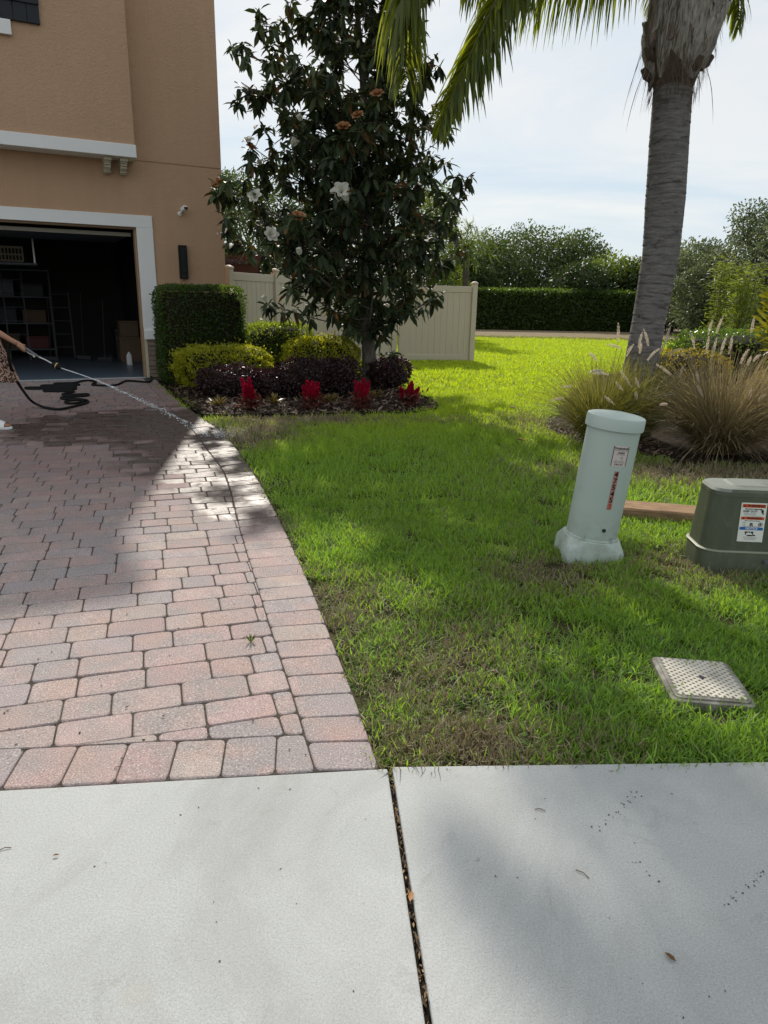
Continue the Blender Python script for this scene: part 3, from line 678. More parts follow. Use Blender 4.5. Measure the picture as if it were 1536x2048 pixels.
def shrub(name, label, cat, loc, hx, hy, z1, mat, n, leaf, e=6, rz=0, z0=.0, bump=.06, group=None, shag=.8, spill=0.0, core=.86, tintbias=0):
    t = thing(name, label, cat, loc, rz, group)
    P, N = shell_points(n, hx, hy, z0 + .03, z1, e, bump)
    so_ = rng.random(n) < .05; P = P + N * (so_ * rng.uniform(.02, .11, n) * (.35 if e > 8 else 1.0))[:, None]
    Dr = N * rng.uniform(.2, 1, (n, 1)) + rdir(n) * shag + np.array([0, 0, .25]); tint = np.clip(rng.normal(.45 + tintbias, .22, n) + .25 * (vnoise(P[:, 0] * 7, P[:, 2] * 7 + P[:, 1] * 5, 9) - .5), 0, 1)
    leaves('foliage', mat, t, P, Dr, N + rdir(n) * .7, leaf * rng.uniform(.7, 1.3, n), leaf * .55 * rng.uniform(.8, 1.2, n), tint, 'dia' if leaf < .05 else 'ell')
    rings = []; zz = (z0 + z1) / 2; hz = (z1 - z0) / 2
    for k_ in range(9):
        s = -1 + 2 * k_ / 8; s = max(-.985, min(.985, s)); wv = (1 - abs(s) ** e) ** (1 / e)
        rings.append([(x, y, zz + s * hz * core) for x, y, _ in superring(0, 0, 0, hx * core * wv, hy * core * wv, 24, e)])
    MB().loft(rings).build('twig_core', M['twig'], t)  # solid core in twig colour, added inside the leaves to block light
    b = MB()
    for i in range(4):
        a = i * 1.7; b.tube([(math.cos(a) * .1, math.sin(a) * .1, -.02), (math.cos(a) * .2 * hx, math.sin(a) * .2 * hy, z0 + (z1 - z0) * .3)], .015, 6)
    b.build('stem', M['oakbark'], t)
    return t
shrub('tall_hedge', 'tall square clipped dark green hedge against the garage wall', 'hedge', (-3.22, 12.60, 0), .70, .42, 1.62, M['lf_dark'], 22000, .042, 14, HA, z0=.02, bump=.06, core=.9)
shrub('box_hedge', 'dark glossy rounded box hedge in front of the tan fence', 'hedge', (-1.93, 12.95, 0), .60, .45, 1.02, M['lf_box'], 11000, .045, 5, HA * .6, z0=.05, bump=.12)
shrub('golden_shrub', 'low yellow green clipped shrub before the tall hedge', 'shrub', (-2.64, 11.65, 0), .70, .40, .68, M['lf_gold'], 13000, .042, 4.5, .35, z0=.08, bump=.34, shag=1.2)
shrub('golden_shrub', 'bright golden shrub left of the magnolia trunk', 'shrub', (-1.12, 12.35, 0), .60, .42, .82, M['lf_gold'], 11000, .042, 3.5, .2, z0=.08, bump=.34, shag=1.2, tintbias=.15)
for (x, y, hx, hz, lab) in ((-2.42, 11.0, .42, .45, 'dark purple shrub at the left end of the purple row'), (-1.86, 11.1, .34, .38, 'low dark purple shrub between the two left crotons'), (-1.30, 11.2, .40, .55, 'dark purple shrub standing behind the second red celosia'),
                          (-.78, 11.45, .34, .54, 'purple shrub between the second and third celosia'), (.06, 12.3, .32, .50, 'purple shrub behind the magnolia trunk on its right')):
    shrub('purple_shrub', lab, 'shrub', (x, y, 0), hx, hx * .85, hz, M['lf_purple'], 5200, .040, 2.6, 0, z0=.0, bump=.55, group='purple shrubs round the magnolia', shag=1.3, core=.78)

# celosia and crotons
M['celosia'] = leaf_mat('celosia_plume', (0.26, 0.003, 0.022), (0.55, 0.012, 0.06), (0.6, 0.012, 0.06), .3, .7, .2)
M['celleaf'] = leaf_mat('celosia_leaf', (0.05, 0.02, 0.018), (0.16, 0.05, 0.035), (0.25, 0.06, 0.03), .3, .5, .3)
M['croton'] = leaf_mat('croton_leaf', (0.045, 0.05, 0.014), (0.34, 0.24, 0.07), (0.3, 0.22, 0.05), .3, .4, .4)
def plume_arrays(base, top, r, n):
    base = np.array(base); top = np.array(top); u_ = rng.random(n); prof = r * np.clip(np.minimum(u_ * 6 + .35, 1) * (1 - u_) ** .75 + .08, 0, 1)
    d = rdir(n); ax = unit((top - base)[None])[0]; d = d - (d @ ax)[:, None] * ax
    P = base + (top - base) * u_[:, None] + unit(d) * prof[:, None] * rng.uniform(.3, 1, (n, 1))
    return leaf_arrays(P, d + ax * 1.6, rdir(n), r * .65, r * .3, rng.random(n), 'dia')
for (px, py, lab) in ((502, 818, 'red feathery celosia leftmost of the four'), (626, 818, 'red feathery celosia between two small crotons'), (722, 818, 'red feathery celosia in front of the magnolia trunk'), (817, 812, 'red feathery celosia at the tip of the bed')):
    p = G(px, py); sc_ = 1.0 if px < 800 else .86
    t = thing('celosia', lab, 'flower', p, 0, 'red celosia in the mulch bed')
    n = 240; Pp = np.stack([rng.normal(0, .07, n), rng.normal(0, .07, n), rng.uniform(0.01, .20, n)], 1)
    leaves('foliage', M['celleaf'], t, Pp, rdir(n) + np.array([0, 0, .5]), rdir(n) + np.array([0, 0, 1]), rng.uniform(.05, .10, n), .03, rng.random(n), 'ell')
    for i in range(rnd.randint(7, 9)):
        a = rnd.random() * 6.28; rr_ = rnd.uniform(.02, .10); bx0 = (math.cos(a) * rr_ * .6, math.sin(a) * rr_ * .6, .13 * sc_); tp = (math.cos(a) * rr_ * 1.5, math.sin(a) * rr_ * 1.5, rnd.uniform(.28, .42) * sc_)
        V_, T_, tt = plume_arrays(bx0, tp, .050, 420); fast_mesh('plume', V_, T_, tt, M['celosia'], t)
for (px, py, lab) in ((437, 816, 'small croton with tan leaves at the left end of the bed'), (548, 812, 'small croton between the first and second celosia'), (662, 808, 'small croton right of the second celosia'), (752, 800, 'small croton partly behind the third celosia')):
    p = G(px, py); t = thing('croton', lab, 'plant', p, 0, 'small crotons in the mulch bed')
    for i in range(34):
        a = rnd.random() * 6.28; el_ = rnd.uniform(.35, 1.35); ln = rnd.uniform(.14, .26); d = np.array([math.cos(a) * math.cos(el_), math.sin(a) * math.cos(el_), math.sin(el_)])
        V_, T_, tt = leaf_arrays([(0, 0, .02)], [d], [np.array([-d[0], -d[1], 1.5])], ln, .045, rnd.random(), 'ell', droop=.25); fast_mesh('leaf', V_, T_, tt, M['croton'], t)

# ------------------------------------------------------------------ magnolia
MG = Vector((-.33, 12.45, 0))
mag = thing('magnolia_tree', 'magnolia tree with dark glossy leaves and white flowers in the bed', 'tree', MG)
MH = 6.5
def mag_half(z):   # crown reach to the left / right at a height
    zz = [.9, 1.4, 2.0, 2.6, 3.2, 3.6, 4.0, 4.4, 4.8, 5.2, 5.7, 6.2, 6.6]
    return np.interp(z, zz, [.75, 1.15, 1.6, 2.05, 2.0, 1.85, 1.55, 1.85, 2.05, 1.5, 1.15, .75, .3]), np.interp(z, zz, [.55, .85, 1.35, 1.5, 1.05, 1.0, 1.05, 1.0, .95, .9, .8, .5, .25])
tr = MB(); pts = catmull([(0, 0, -.05), (.02, 0, .5), (-.03, .02, 1.3), (-.02, 0, 2.3), (-.10, .02, 3.4), (-.12, 0, 4.6), (-.22, 0, 5.6), (-.25, 0, 6.5)], 6)
rad = [0.15 if p.z < .05 else .118 * (1 - p.z / 6.9) ** .8 + .008 for p in pts]; tr.tube(pts, rad, 12)
tr.build('trunk', M['bark'], mag)
br = MB(); tips = []
def trunk_at(z):
    for i in range(len(pts) - 1):
        if pts[i + 1].z >= z: u_ = (z - pts[i].z) / max(pts[i + 1].z - pts[i].z, 1e-6); return pts[i].lerp(pts[i + 1], u_)
    return pts[-1]
nl = 92; gold = 2.39996
for i in range(nl):
    z0 = .75 + (MH - .95) * (i / (nl - 1)) ** .92; a = i * gold + rnd.uniform(-.3, .3)
    zt = z0 + rnd.uniform(.25, .85); hl, hr = mag_half(min(zt, 6.5)); ca, sa = math.cos(a), math.sin(a)
    reach = (hl if ca < 0 else hr) * abs(ca) + (hl + hr) / 2 * .92 * abs(sa); reach *= rnd.choice((.5, .68, .85, .97, 1.03))
    s = trunk_at(z0); e = Vector((s.x + ca * reach, s.y + sa * reach, zt)); mid = s.lerp(e, .5) + Vector((0, 0, -.10 * reach))
    ps = catmull([s, mid, e], 6); r0 = max(.010, .032 * (1 - z0 / 7.5)); br.tube(ps, [r0 * (1 - .8 * j / (len(ps) - 1)) for j in range(len(ps))], 6)
    ns = int(4 + reach * 4.4)
    for k_ in range(ns):
        u_ = .22 + .78 * (k_ / max(ns - 1, 1)); p0 = ps[min(int(u_ * (len(ps) - 1)), len(ps) - 1)]
        if u_ > .97: tips.append(e); continue
        sl = rnd.uniform(.16, .50) * (1.15 - .5 * u_); an = a + rnd.choice((-1, 1)) * rnd.uniform(.4, 1.4)
        q_ = p0 + Vector((math.cos(an) * sl, math.sin(an) * sl, rnd.uniform(-.10, .30))); br.tube([p0, p0.lerp(q_, .6) + Vector((0, 0, -.03)), q_], [.008, .006, .004], 5, cap=False); tips.append(q_)
for i in range(16):
    z0 = rnd.uniform(.35, 1.5); a = rnd.random() * 6.28; s = trunk_at(z0); q_ = s + Vector((math.cos(a) * rnd.uniform(.15, .4), math.sin(a) * rnd.uniform(.15, .4), rnd.uniform(.0, .25))); br.tube([s, q_], [.008, .004], 5, cap=False); tips.append(q_)
for (px, Y) in (((683, 385), 10.45), ((511, 394), 10.75), ((540, 472), 10.65), ((600, 509), 10.45), ((498, 285), 11.25), ((585, 292), 10.75), ((603, 241), 10.75), ((588, 145), 10.95), ((520, 330), 11.25),
                ((755, 193), 10.9), ((716, 235), 10.8), ((687, 258), 10.7), ((596, 438), 10.5), ((440, 368), 11.4), ((432, 372), 11.45), ((490, 95), 11.8), ((482, 160), 12.0)):   # a twig carries every bloom
    q_ = D(*px, Y) - MG; s = trunk_at(max(.8, q_.z - .75)); ps = catmull([s, s.lerp(q_, .55) + Vector((0, 0, -.10)), q_ - Vector((0, 0, .03))], 7); br.tube(ps, [.020 * (1 - .78 * j / (len(ps) - 1)) for j in range(len(ps))], 6)
    for k_ in range(5, len(ps), 1):
        e = ps[k_] + Vector((rnd.gauss(0, .16), rnd.gauss(.08, .14), rnd.gauss(-.02, .12))); br.tube([ps[k_], e], .004, 5, cap=False); tips.append(e)
    tips.append(q_ + Vector((0, .06, -.10)))
fp = D(532, 600, 11.05) - MG
lb_ = catmull([trunk_at(1.0), Vector((-.7, -.5, 1.12)), fp - Vector((0, 0, .06))], 6); br.tube(lb_, [.018 * (1 - .75 * j / (len(lb_) - 1)) for j in range(len(lb_))], 6)
for k_ in (5, 7, 9, 10, 11): tips.append(lb_[k_] + Vector((rnd.gauss(0, .08), rnd.gauss(0, .08), rnd.uniform(-.02, .14)))); br.tube([lb_[k_], tips[-1]], .004, 5, cap=False)
br.build('branches', M['bark'], mag)
M['maglf'] = leaf_mat('magnolia_leaf', (0.020, 0.036, 0.021), (0.095, 0.125, 0.055), (0.07, 0.09, 0.015), .14, .55, .2)
M['maglf_br'] = leaf_mat('magnolia_leaf_underside', (0.060, 0.032, 0.014), (0.16, 0.085, 0.03), (0.2, 0.10, 0.02), .2, .6, .3)
LP, LD, LN, LL, LT = [], [], [], [], []
for tp in tips:
    nlv = rnd.randint(10, 15); base_t = rnd.uniform(.1, .8)
    for k_ in range(nlv):
        a = k_ * 2.4 + rnd.random(); el_ = rnd.uniform(-1.35, .25) if k_ > 1 else rnd.uniform(.3, 1.2)
        LP.append(tp + Vector((rnd.gauss(0, .02), rnd.gauss(0, .02), rnd.gauss(0, .035)))); LD.append((math.cos(a) * math.cos(el_), math.sin(a) * math.cos(el_), math.sin(el_)))
        LN.append((-math.cos(a) * .5 + rnd.gauss(0, .35), -math.sin(a) * .5 + rnd.gauss(0, .35), 1)); LL.append(rnd.uniform(.14, .235)); LT.append(min(1, max(0, base_t + rnd.gauss(0, .22))))
LP = np.array(LP); LD = np.array(LD); LN = np.array(LN); LL = np.array(LL); LT = np.array(LT)
n = len(LP); brown = rng.random(n) < .07
wp = LP + np.array(MG); front = np.argsort(np.linalg.norm(wp - np.array([0, 0, CAM_H]), axis=1) + 100 * (wp[:, 2] > 5.6) - 0.0)[:300]
isf = np.zeros(n, bool); isf[front] = True
sel = ~isf & ~brown; leaves('foliage', M['maglf'], mag, LP[sel], LD[sel], LN[sel], LL[sel], LL[sel] * .40, LT[sel], 'ell', droop=.22)
sel = ~isf & brown; leaves('foliage', M['maglf_br'], mag, LP[sel], LD[sel], LN[sel], LL[sel], LL[sel] * .40, LT[sel], 'ell', droop=.22)
# nearest leaves are single parts sharing a few leaf meshes
leafmesh = []
for k_ in range(6):
    V_, T_, tt = leaf_arrays([(0, 0, 0)], [(1, 0, 0)], [(0, 0, 1)], 1.0, .40, .1 + .16 * k_, 'ell', droop=.0, fold=.12 + .03 * k_)
    V_[:, 2] -= .16 * V_[:, 0] ** 2
    o = fast_mesh('leaf', V_, T_, tt, M['maglf_br'] if k_ == 5 else M['maglf'], mag); leafmesh.append(o.data); bpy.data.objects.remove(o)
for i in front:
    d = Vector(LD[i]).normalized(); s = d.cross(Vector(LN[i])).normalized(); u_ = s.cross(d)
    mm = Matrix((d, -s, u_)).transposed().to_4x4(); mm.translation = Vector(LP[i])
    o = link('leaf', leafmesh[5 if brown[i] else int(LT[i] * 4.99)], mag); o.matrix_basis = mm @ Matrix.Scale(float(LL[i]), 4)
# flowers, buds, spent flowers
M['petal'] = leaf_mat('white_petal', (0.72, 0.70, 0.60), (0.85, 0.84, 0.78), (0.85, 0.85, 0.78), .42, .55, .3)
M['spent'] = leaf_mat('brown_petal', (0.20, 0.075, 0.025), (0.48, 0.24, 0.12), (0.4, 0.2, 0.08), .25, .7, .2)
M['budm'] = leaf_mat('pale_bud', (0.22, 0.25, 0.10), (0.36, 0.38, 0.18), (0.3, 0.35, 0.1), .2, .5, .3)
def flower(loc, r, openness, mat, lab, aim):
    q_ = Vector(aim).normalized().to_track_quat('Z', 'Y').to_matrix(); V = []; F_ = []
    b = MB()
    for ring, (npet, op, ln) in enumerate(((6, openness, 1.0), (5, openness * .55, .85))):
        for k_ in range(npet):
            a = 2 * math.pi * (k_ + ring * .5) / npet + rnd.uniform(-.12, .12); rows = []
            for j in range(5):
                t_ = j / 4; ang = op * (0.35 + .9 * t_); rad_ = ln * r * (math.sin(ang) * t_ + .08); hgt = ln * r * (math.cos(ang) * t_)
                wdt = r * .46 * ln * math.sin(math.pi * min(.97, .12 + .80 * t_)) ** .7
                c = Vector((math.cos(a) * rad_, math.sin(a) * rad_, hgt)); sd = Vector((-math.sin(a), math.cos(a), 0)); inw = Vector((-math.cos(a), -math.sin(a), .4)) * wdt * .30
                rows.append([c - sd * wdt + inw, c, c + sd * wdt + inw])
            vv = [q_ @ p for r_ in rows for p in r_]; b.add(vv, [(j * 3 + i, j * 3 + i + 1, (j + 1) * 3 + i + 1, (j + 1) * 3 + i) for j in range(4) for i in range(2)], 0, True, rnd.random())
    o = b.build('flower', mat, mag); o.location = Vector(loc) - MG; 
    if lab: o['label'] = lab
    return o
fl = [((683, 385), 11.0, .155, 1.25, (.1, -1, .3), 'large open white flower'), ((511, 394), 11.3, .12, .9, (-.2, -1, .5), None), ((540, 472), 11.2, .135, .75, (.4, -.7, .3), None), ((600, 509), 11.0, .10, .30, (-.2, -.4, 1), 'closed white flower'),
      ((532, 600), 11.6, .09, .28, (-.6, -.3, .9), 'closed white flower at a low branch tip'), ((498, 285), 11.8, .11, 1.0, (-.2, -.5, 1), None), ((585, 292), 11.3, .12, .4, (.5, -.3, .8), None), ((603, 241), 11.3, .09, .3, (-.4, -.4, .6), None), ((588, 145), 11.5, .13, .8, (-.5, -.6, .4), None), ((520, 330), 11.8, .08, .3, (0, -.3, 1), None)]
for (px, Y, r, op, aim, lab) in fl: flower(D(*px, Y - .55), r * .95, op, M['petal'], lab, aim)
for (px, Y, r) in (((755, 193), 11.4, .11), ((716, 235), 11.3, .10), ((687, 258), 11.2, .11), ((596, 438), 11.0, .12), ((440, 368), 11.9, .09), ((500, 295), 11.75, .08), ((432, 372), 11.95, .07)):
    flower(D(*px, Y - .5), r, .9, M['spent'], 'withered brown flower', (rnd.uniform(-.5, .5), -.6, .7))
for i in range(46):
    z = rnd.uniform(1.4, 6.2); hl, hr = mag_half(z); x = rnd.uniform(-hl * .9, hr * .9); loc = Vector((x, -rnd.uniform(.5, 1.1) * (1 - abs(x) / 3.2) * hl * .5, z)); b = MB()
    b.loft([superring(0, 0, zz, rr_, rr_, 7, 2) for zz, rr_ in ((0, .010), (.03, .020), (.07, .022), (.11, .012), (.13, .002))], t=rnd.random()); o = b.build('bud', M['budm'], mag); o.location = loc; o.rotation_euler = (rnd.uniform(-.4, .4), rnd.uniform(-.4, .4), 0)

# ------------------------------------------------------------------ queen palm
PB = Vector((2.86, 8.25, 0))
palm = thing('palm_tree', 'tall queen palm with ringed grey trunk and drooping fronds', 'palm tree', PB)
q = NT('palm_trunk', 0.9, 0.15); mp_ = q.n('ShaderNodeMapping'); mp_.inputs['Scale'].default_value = (2.5, 2.5, 16); q.l(q.obj(), mp_.inputs[0])
a = q.noise(mp_.outputs[0], 2.2, 7, 0.7); b_ = q.noise(q.obj(), 30, 5, .7); mp2 = q.n('ShaderNodeMapping'); mp2.inputs['Scale'].default_value = (16, 16, 1.6); q.l(q.obj(), mp2.inputs[0]); fb = q.noise(mp2.outputs[0], 6, 5, .65); mp3 = q.n('ShaderNodeMapping'); mp3.inputs['Scale'].default_value = (1, 1, 2.6); q.l(q.obj(), mp3.inputs[0]); sp = q.noise(mp3.outputs[0], 4.5, 6, .75, .6)
c = q.ramp(a, [(0.34, (0.085, 0.078, 0.078)), (0.68, (0.25, 0.235, 0.23))]); c = q.mix(q.ramp(fb, [(.4, 0.0), (.75, .45)]), c, (.13, .115, .105)); c = q.mix(q.ramp(sp, [(.56, 0.0), (.66, .85)]), c, (.045, .04, .036))
t_ = q.attr('tint').outputs['Fac']; c = q.mix(q.ramp(t_, [(.6, 0.0), (1.0, .85)]), c, (.055, .048, .043)); q.col(c); q.bump(q.mix(.5, a, q.mix(.5, b_, fb)), .7, .02); M['palmtrunk'] = q.m
ax_ = [(0.02, 0, -.05), (.02, 0, .6), (.06, 0, 1.3), (.105, 0, 2.0), (.085, 0, 2.55), (.05, 0, 3.1), (.02, 0, 3.64), (.05, 0, 4.3), (.10, 0, 5.0)]
def pal_axis(z):
    zs_ = [p[2] for p in ax_]; return Vector((float(np.interp(z, zs_, [p[0] for p in ax_])), 0, z))
def pal_rad(z): return float(np.interp(z, [0, .3, 1.3, 2.0, 2.55, 3.1, 3.66], [.225, .195, .178, .192, .203, .198, .192]))
rings = []; tl = []; z = -.05; nseg = 40; ringz = []
zr = 0.1
while zr < 3.62: ringz.append(zr + rnd.uniform(-.02, .02)); zr += rnd.uniform(.07, .13)
zlist = sorted(set([round(x, 4) for x in list(np.arange(-.05, 3.66, .03))] + [round(x + d, 4) for x in ringz for d in (-.012, -.003, .005, .014)]))
V_ = []; tt = []
for z in zlist:
    c_ = pal_axis(z); r_ = pal_rad(z); dmin = min(abs(z - x) for x in ringz); nearest = min(ringz, key=lambda x: abs(z - x)); groove = math.exp(-(dmin / .006) ** 2); lip = math.exp(-((z - nearest - .012) / .010) ** 2)
    for j in range(nseg):
        th = 2 * math.pi * j / nseg; w1 = float(vnoise(j * .35 + nearest * 13, nearest * 7.0, 5)); w2 = float(vnoise(j * .5, z * 9, 6))
        zz = z + .018 * (float(vnoise(j * .3, nearest * 11, 8)) - .5) + .03 * math.sin(th + nearest * 3) * .3
        rr_ = r_ * (1 + .012 * math.sin(3 * th + z * 2) + .014 * (w2 - .5)) - .008 * groove * w1 + .005 * lip * w1
        V_.append((c_.x + math.cos(th) * rr_, c_.y + math.sin(th) * rr_, zz)); tt.append(.5 + .5 * groove * max(0, (w1 - .35)) * 1.5)
n_ = len(zlist); F_ = []
for i in range(n_ - 1):
    for j in range(nseg):
        j2 = (j + 1) % nseg; F_ += [(i * nseg + j, i * nseg + j2, (i + 1) * nseg + j2), (i * nseg + j, (i + 1) * nseg + j2, (i + 1) * nseg + j)]
fast_mesh('trunk', np.array(V_), np.array(F_), np.clip(tt, 0, 1), M['palmtrunk'], palm, smooth=True)
# old leaf bases wrapped round the head
M['boot'] = bark('palm_leaf_base', (0.17, 0.15, 0.14), (0.52, 0.48, 0.44), (9, 9, 1.2), .8)
M['boot_dark'] = bark('palm_leaf_base_brown', (0.11, 0.085, 0.07), (0.36, 0.30, 0.255), (9, 9, 1.2), .8)
M['fibre'] = bark('palm_fibre', (0.06, 0.043, 0.033), (0.22, 0.165, 0.125), (30, 30, 3), .9)
b = MB(); b.tube([pal_axis(z) for z in (3.58, 3.72, 3.9, 4.2, 4.6, 4.9, 5.2)], [.19, .225, .265, .29, .28, .24, .14], 28); b.build('head_core', M['fibre'], palm)
nb_ = 34
for i in range(nb_):
    a = i * 2.39996 + .4; z0 = 3.555 + .030 * i + rnd.uniform(-.03, .06); hgt = rnd.uniform(.40, .85); rows = []; tw = rnd.uniform(-.75, .75); wd0 = rnd.choice((.42, .55, .75, .95)); out = rnd.uniform(.0, .09); ph = rnd.random() * 6
    for j in range(11):
        t_ = j / 10; z = z0 + hgt * t_; prof = float(np.interp(z, [3.5, 3.66, 3.78, 3.95, 4.3, 4.7, 5.4], [.20, .215, .252, .310, .330, .315, .24])); r_ = prof + .008 + .022 * ((i * 7) % 4) / 3 + out * t_ ** 2
        wd = (wd0 * (1 - t_) ** .55 + .13) * (1 - .35 * (t_ < .05)); c_ = pal_axis(z); row = []
        for k_ in range(11):
            s = -1 + k_ / 5; an = a + s * wd + tw * t_; rr_ = r_ - .035 * abs(s) ** 2.2 + .010 * math.sin(k_ * 2.9 + ph) * t_ + rnd.uniform(-.004, .004)
            row.append((c_.x + math.cos(an) * rr_, c_.y + math.sin(an) * rr_, z + .16 * abs(s) ** 1.4 * (1 - t_) + rnd.uniform(-.012, .012)))
        rows.append(row)
    v = [p for r_ in rows for p in r_]; nv = len(v); v2 = [(p[0] * .94 + pal_axis(p[2]).x * .06, p[1] * .94, p[2]) for p in v]; J = 11
    f = [(j * J + k_, j * J + k_ + 1, (j + 1) * J + k_ + 1, (j + 1) * J + k_) for j in range(10) for k_ in range(10)]; f2 = [tuple(x + nv for x in reversed(q_)) for q_ in f]
    rim = [(k_, nv + k_, nv + k_ + 1, k_ + 1) for k_ in range(10)] + [(j * J, (j + 1) * J, nv + (j + 1) * J, nv + j * J) for j in range(10)] + [(j * J + 10, nv + j * J + 10, nv + (j + 1) * J + 10, (j + 1) * J + 10) for j in range(10)]
    MB().add(v + v2, f + f2 + rim, 0, True, rnd.random()).build('leaf_base', M['boot'] if i % 3 else M['boot_dark'], palm)
for (an, z, ln) in ((3.3, 3.86, .13), (3.0, 3.70, .10), (-.1, 3.80, .12), (5.2, 3.74, .09)):   # broken stubs
    c_ = pal_axis(z); d = Vector((math.cos(an), math.sin(an), .35)); p_ = c_ + Vector((math.cos(an), math.sin(an), 0)) * .22; MB().tube([p_, p_ + d * ln * .6, p_ + d * ln + Vector((0, 0, .05))], [.055, .045, .030], 7).build('frond_stub', M['fibre'], palm)
n = 900; th = rng.random(n) * 6.28; zz = rng.uniform(3.55, 4.7, n); rr2 = np.interp(zz, [3.55, 3.72, 3.95, 4.3, 4.7], [.215, .25, .33, .355, .35]) + rng.uniform(-.01, .02, n)
cx = np.array([pal_axis(z).x for z in zz]); Pp = np.stack([cx + np.cos(th) * rr2, np.sin(th) * rr2, zz], 1)
leaves('fibre', M['fibre'], palm, Pp, np.stack([np.cos(th) * .12, np.sin(th) * .12, -1 + 0 * th], 1) + rdir(n) * .22, np.stack([np.cos(th), np.sin(th), 0 * th], 1), rng.uniform(.08, .26, n), .008, rng.random(n))
# fronds
M['frond'] = leaf_mat('palm_leaflet', (0.024, 0.048, 0.014), (0.13, 0.16, 0.028), (0.46, 0.52, 0.03), .48, .4, .45)
M['rachis'] = flat_mat('palm_rachis', (0.085, 0.09, 0.035), .5, .4)
def strips(P0, dirs, lens, wid, tint, nseg=5, grav=.9, curl=.15):
    n = len(P0); P = np.array(P0, float); d = unit(np.array(dirs, float)); up = np.array([0, 0, 1.0]); side = unit(np.cross(d, up) + rdir(n) * .25); st = (lens / nseg)[:, None]
    rows = []
    for j in range(nseg + 1):
        t_ = j / nseg; wv = (wid * np.array([.55, .95, 1, .85, .55, .05, .02, .02])[min(j * 5 // nseg, 5)])[:, None] if hasattr(wid, '__len__') else wid * [.55, .95, 1, .85, .55, .05][min(round(j * 5 / nseg), 5)]
        rows.append(P - side * wv * .5); rows.append(P + side * wv * .5)
        d = unit(d + np.array([0, 0, -1.0]) * grav / nseg + rdir(n) * curl / nseg); P = P + d * st
    k = 2 * (nseg + 1); A_ = np.stack(rows, 1).reshape(-1, 3)
    tri = np.array([q_ for j in range(nseg) for q_ in ((2 * j, 2 * j + 1, 2 * j + 3), (2 * j, 2 * j + 3, 2 * j + 2))])
    T_ = (tri[None] + (np.arange(n) * k)[:, None, None]).reshape(-1, 3)
    return A_, T_, np.repeat(np.broadcast_to(tint, (n,)), k)
def frond(path, lmax=.72, npair=95, label=None, grav=1.5, w=.026):
    ps = catmull(path, 14); L_ = [0]
    for i in range(1, len(ps)): L_.append(L_[-1] + (ps[i] - ps[i - 1]).length)
    fr = MB(); fr.tube(ps, [.026 * (1 - L_[i] / L_[-1]) ** .8 + .004 for i in range(len(ps))], 7)
    fo = fr.build('frond', M['rachis'], palm)
    P0, dr, ln, tn = [], [], [], []
    for i in range(npair):
        u_ = .16 + .84 * i / (npair - 1); dd = u_ * L_[-1]; k_ = next(j for j in range(1, len(L_)) if L_[j] >= dd - 1e-6); f_ = (dd - L_[k_ - 1]) / max(L_[k_] - L_[k_ - 1], 1e-6)
        p = ps[k_ - 1].lerp(ps[k_], f_); tg = (ps[k_] - ps[k_ - 1]).normalized(); sd = tg.cross(Vector((0, 0, 1))); sd = sd.normalized() if sd.length > .12 else tg.cross(Vector((0, 1, 0))).normalized()
        lf = lmax * (math.sin(math.pi * min(1, .18 + .82 * u_)) ** .5 * .8 + .25) * (1 if u_ < .9 else .8)
        upv = sd.cross(tg)
        for s in (-1, 1):
            for rep in range(2):
                P0.append(p + tg * rnd.uniform(-.02, .02)); v = sd * s + tg * rnd.uniform(.35, .9) + upv * rnd.uniform(-.5, .6); dr.append(v); ln.append(lf * rnd.uniform(.75, 1.1)); tn.append(min(1, max(0, rnd.gauss(.42, .25))))
    A_, T_, t2 = strips(P0, dr, np.array(ln), w, np.array(tn), 5, grav, .25)
    fast_mesh('leaflets', A_, T_, t2, M['frond'], fo, 'stuff')
hd = PB + Vector((.08, 0, 4.95))
lo = lambda p: Vector(p) - PB
crown0 = hd - PB
def fr(*pp, **k): frond([crown0] + [lo(p) for p in pp], **k)
fr((2.1, 8.0, 6.15), (1.25, 7.7, 6.2), (.62, 7.45, 5.55), D(820, -90, 7.3), D(812, 40, 7.25), D(812, 150, 7.2), lmax=1.05, npair=190, grav=2.6, w=.03)
fr((2.45, 8.1, 5.55), (1.85, 7.85, 5.45), D(1035, -70, 7.6), D(965, 60, 7.45), D(905, 190, 7.3), D(880, 255, 7.25), lmax=.76, npair=170, grav=1.7, w=.028)
fr((2.5, 8.3, 5.75), D(1250, -150, 8.5), D(1170, -95, 8.5), D(1080, -75, 8.5), D(1000, -60, 8.45), D(930, -30, 8.4), lmax=.9, npair=80, grav=3.2)
fr((3.0, 9.0, 5.6), (3.12, 9.6, 5.5), (3.18, 9.9, 5.0), (3.2, 9.95, 4.6), lmax=.5, grav=2.4, npair=70)
fr((2.95, 8.9, 5.5), (2.98, 9.3, 5.45), (3.02, 9.6, 5.1), (3.03, 9.7, 4.75), lmax=.5, grav=2.4, npair=60)
fr((3.2, 8.9, 5.7), (3.6, 9.4, 5.5), (3.95, 9.6, 5.0), (4.05, 9.65, 4.6), lmax=.55, grav=2.4, npair=80)
fr((3.6, 8.2, 5.9), (4.4, 8.1, 6.0), (5.2, 8.0, 5.3), (5.6, 7.9, 4.4)); fr((3.4, 7.4, 6.0), (3.9, 6.5, 6.1), (4.4, 5.7, 5.4), (4.6, 5.3, 4.6))
fr((2.9, 7.2, 6.2), (2.7, 6.2, 6.4), (2.6, 5.2, 5.9), (2.5, 4.7, 5.2)); fr((2.2, 7.5, 6.3), (1.3, 6.7, 6.5), (.5, 6.1, 6.0), (.1, 5.8, 5.4), lmax=.7)
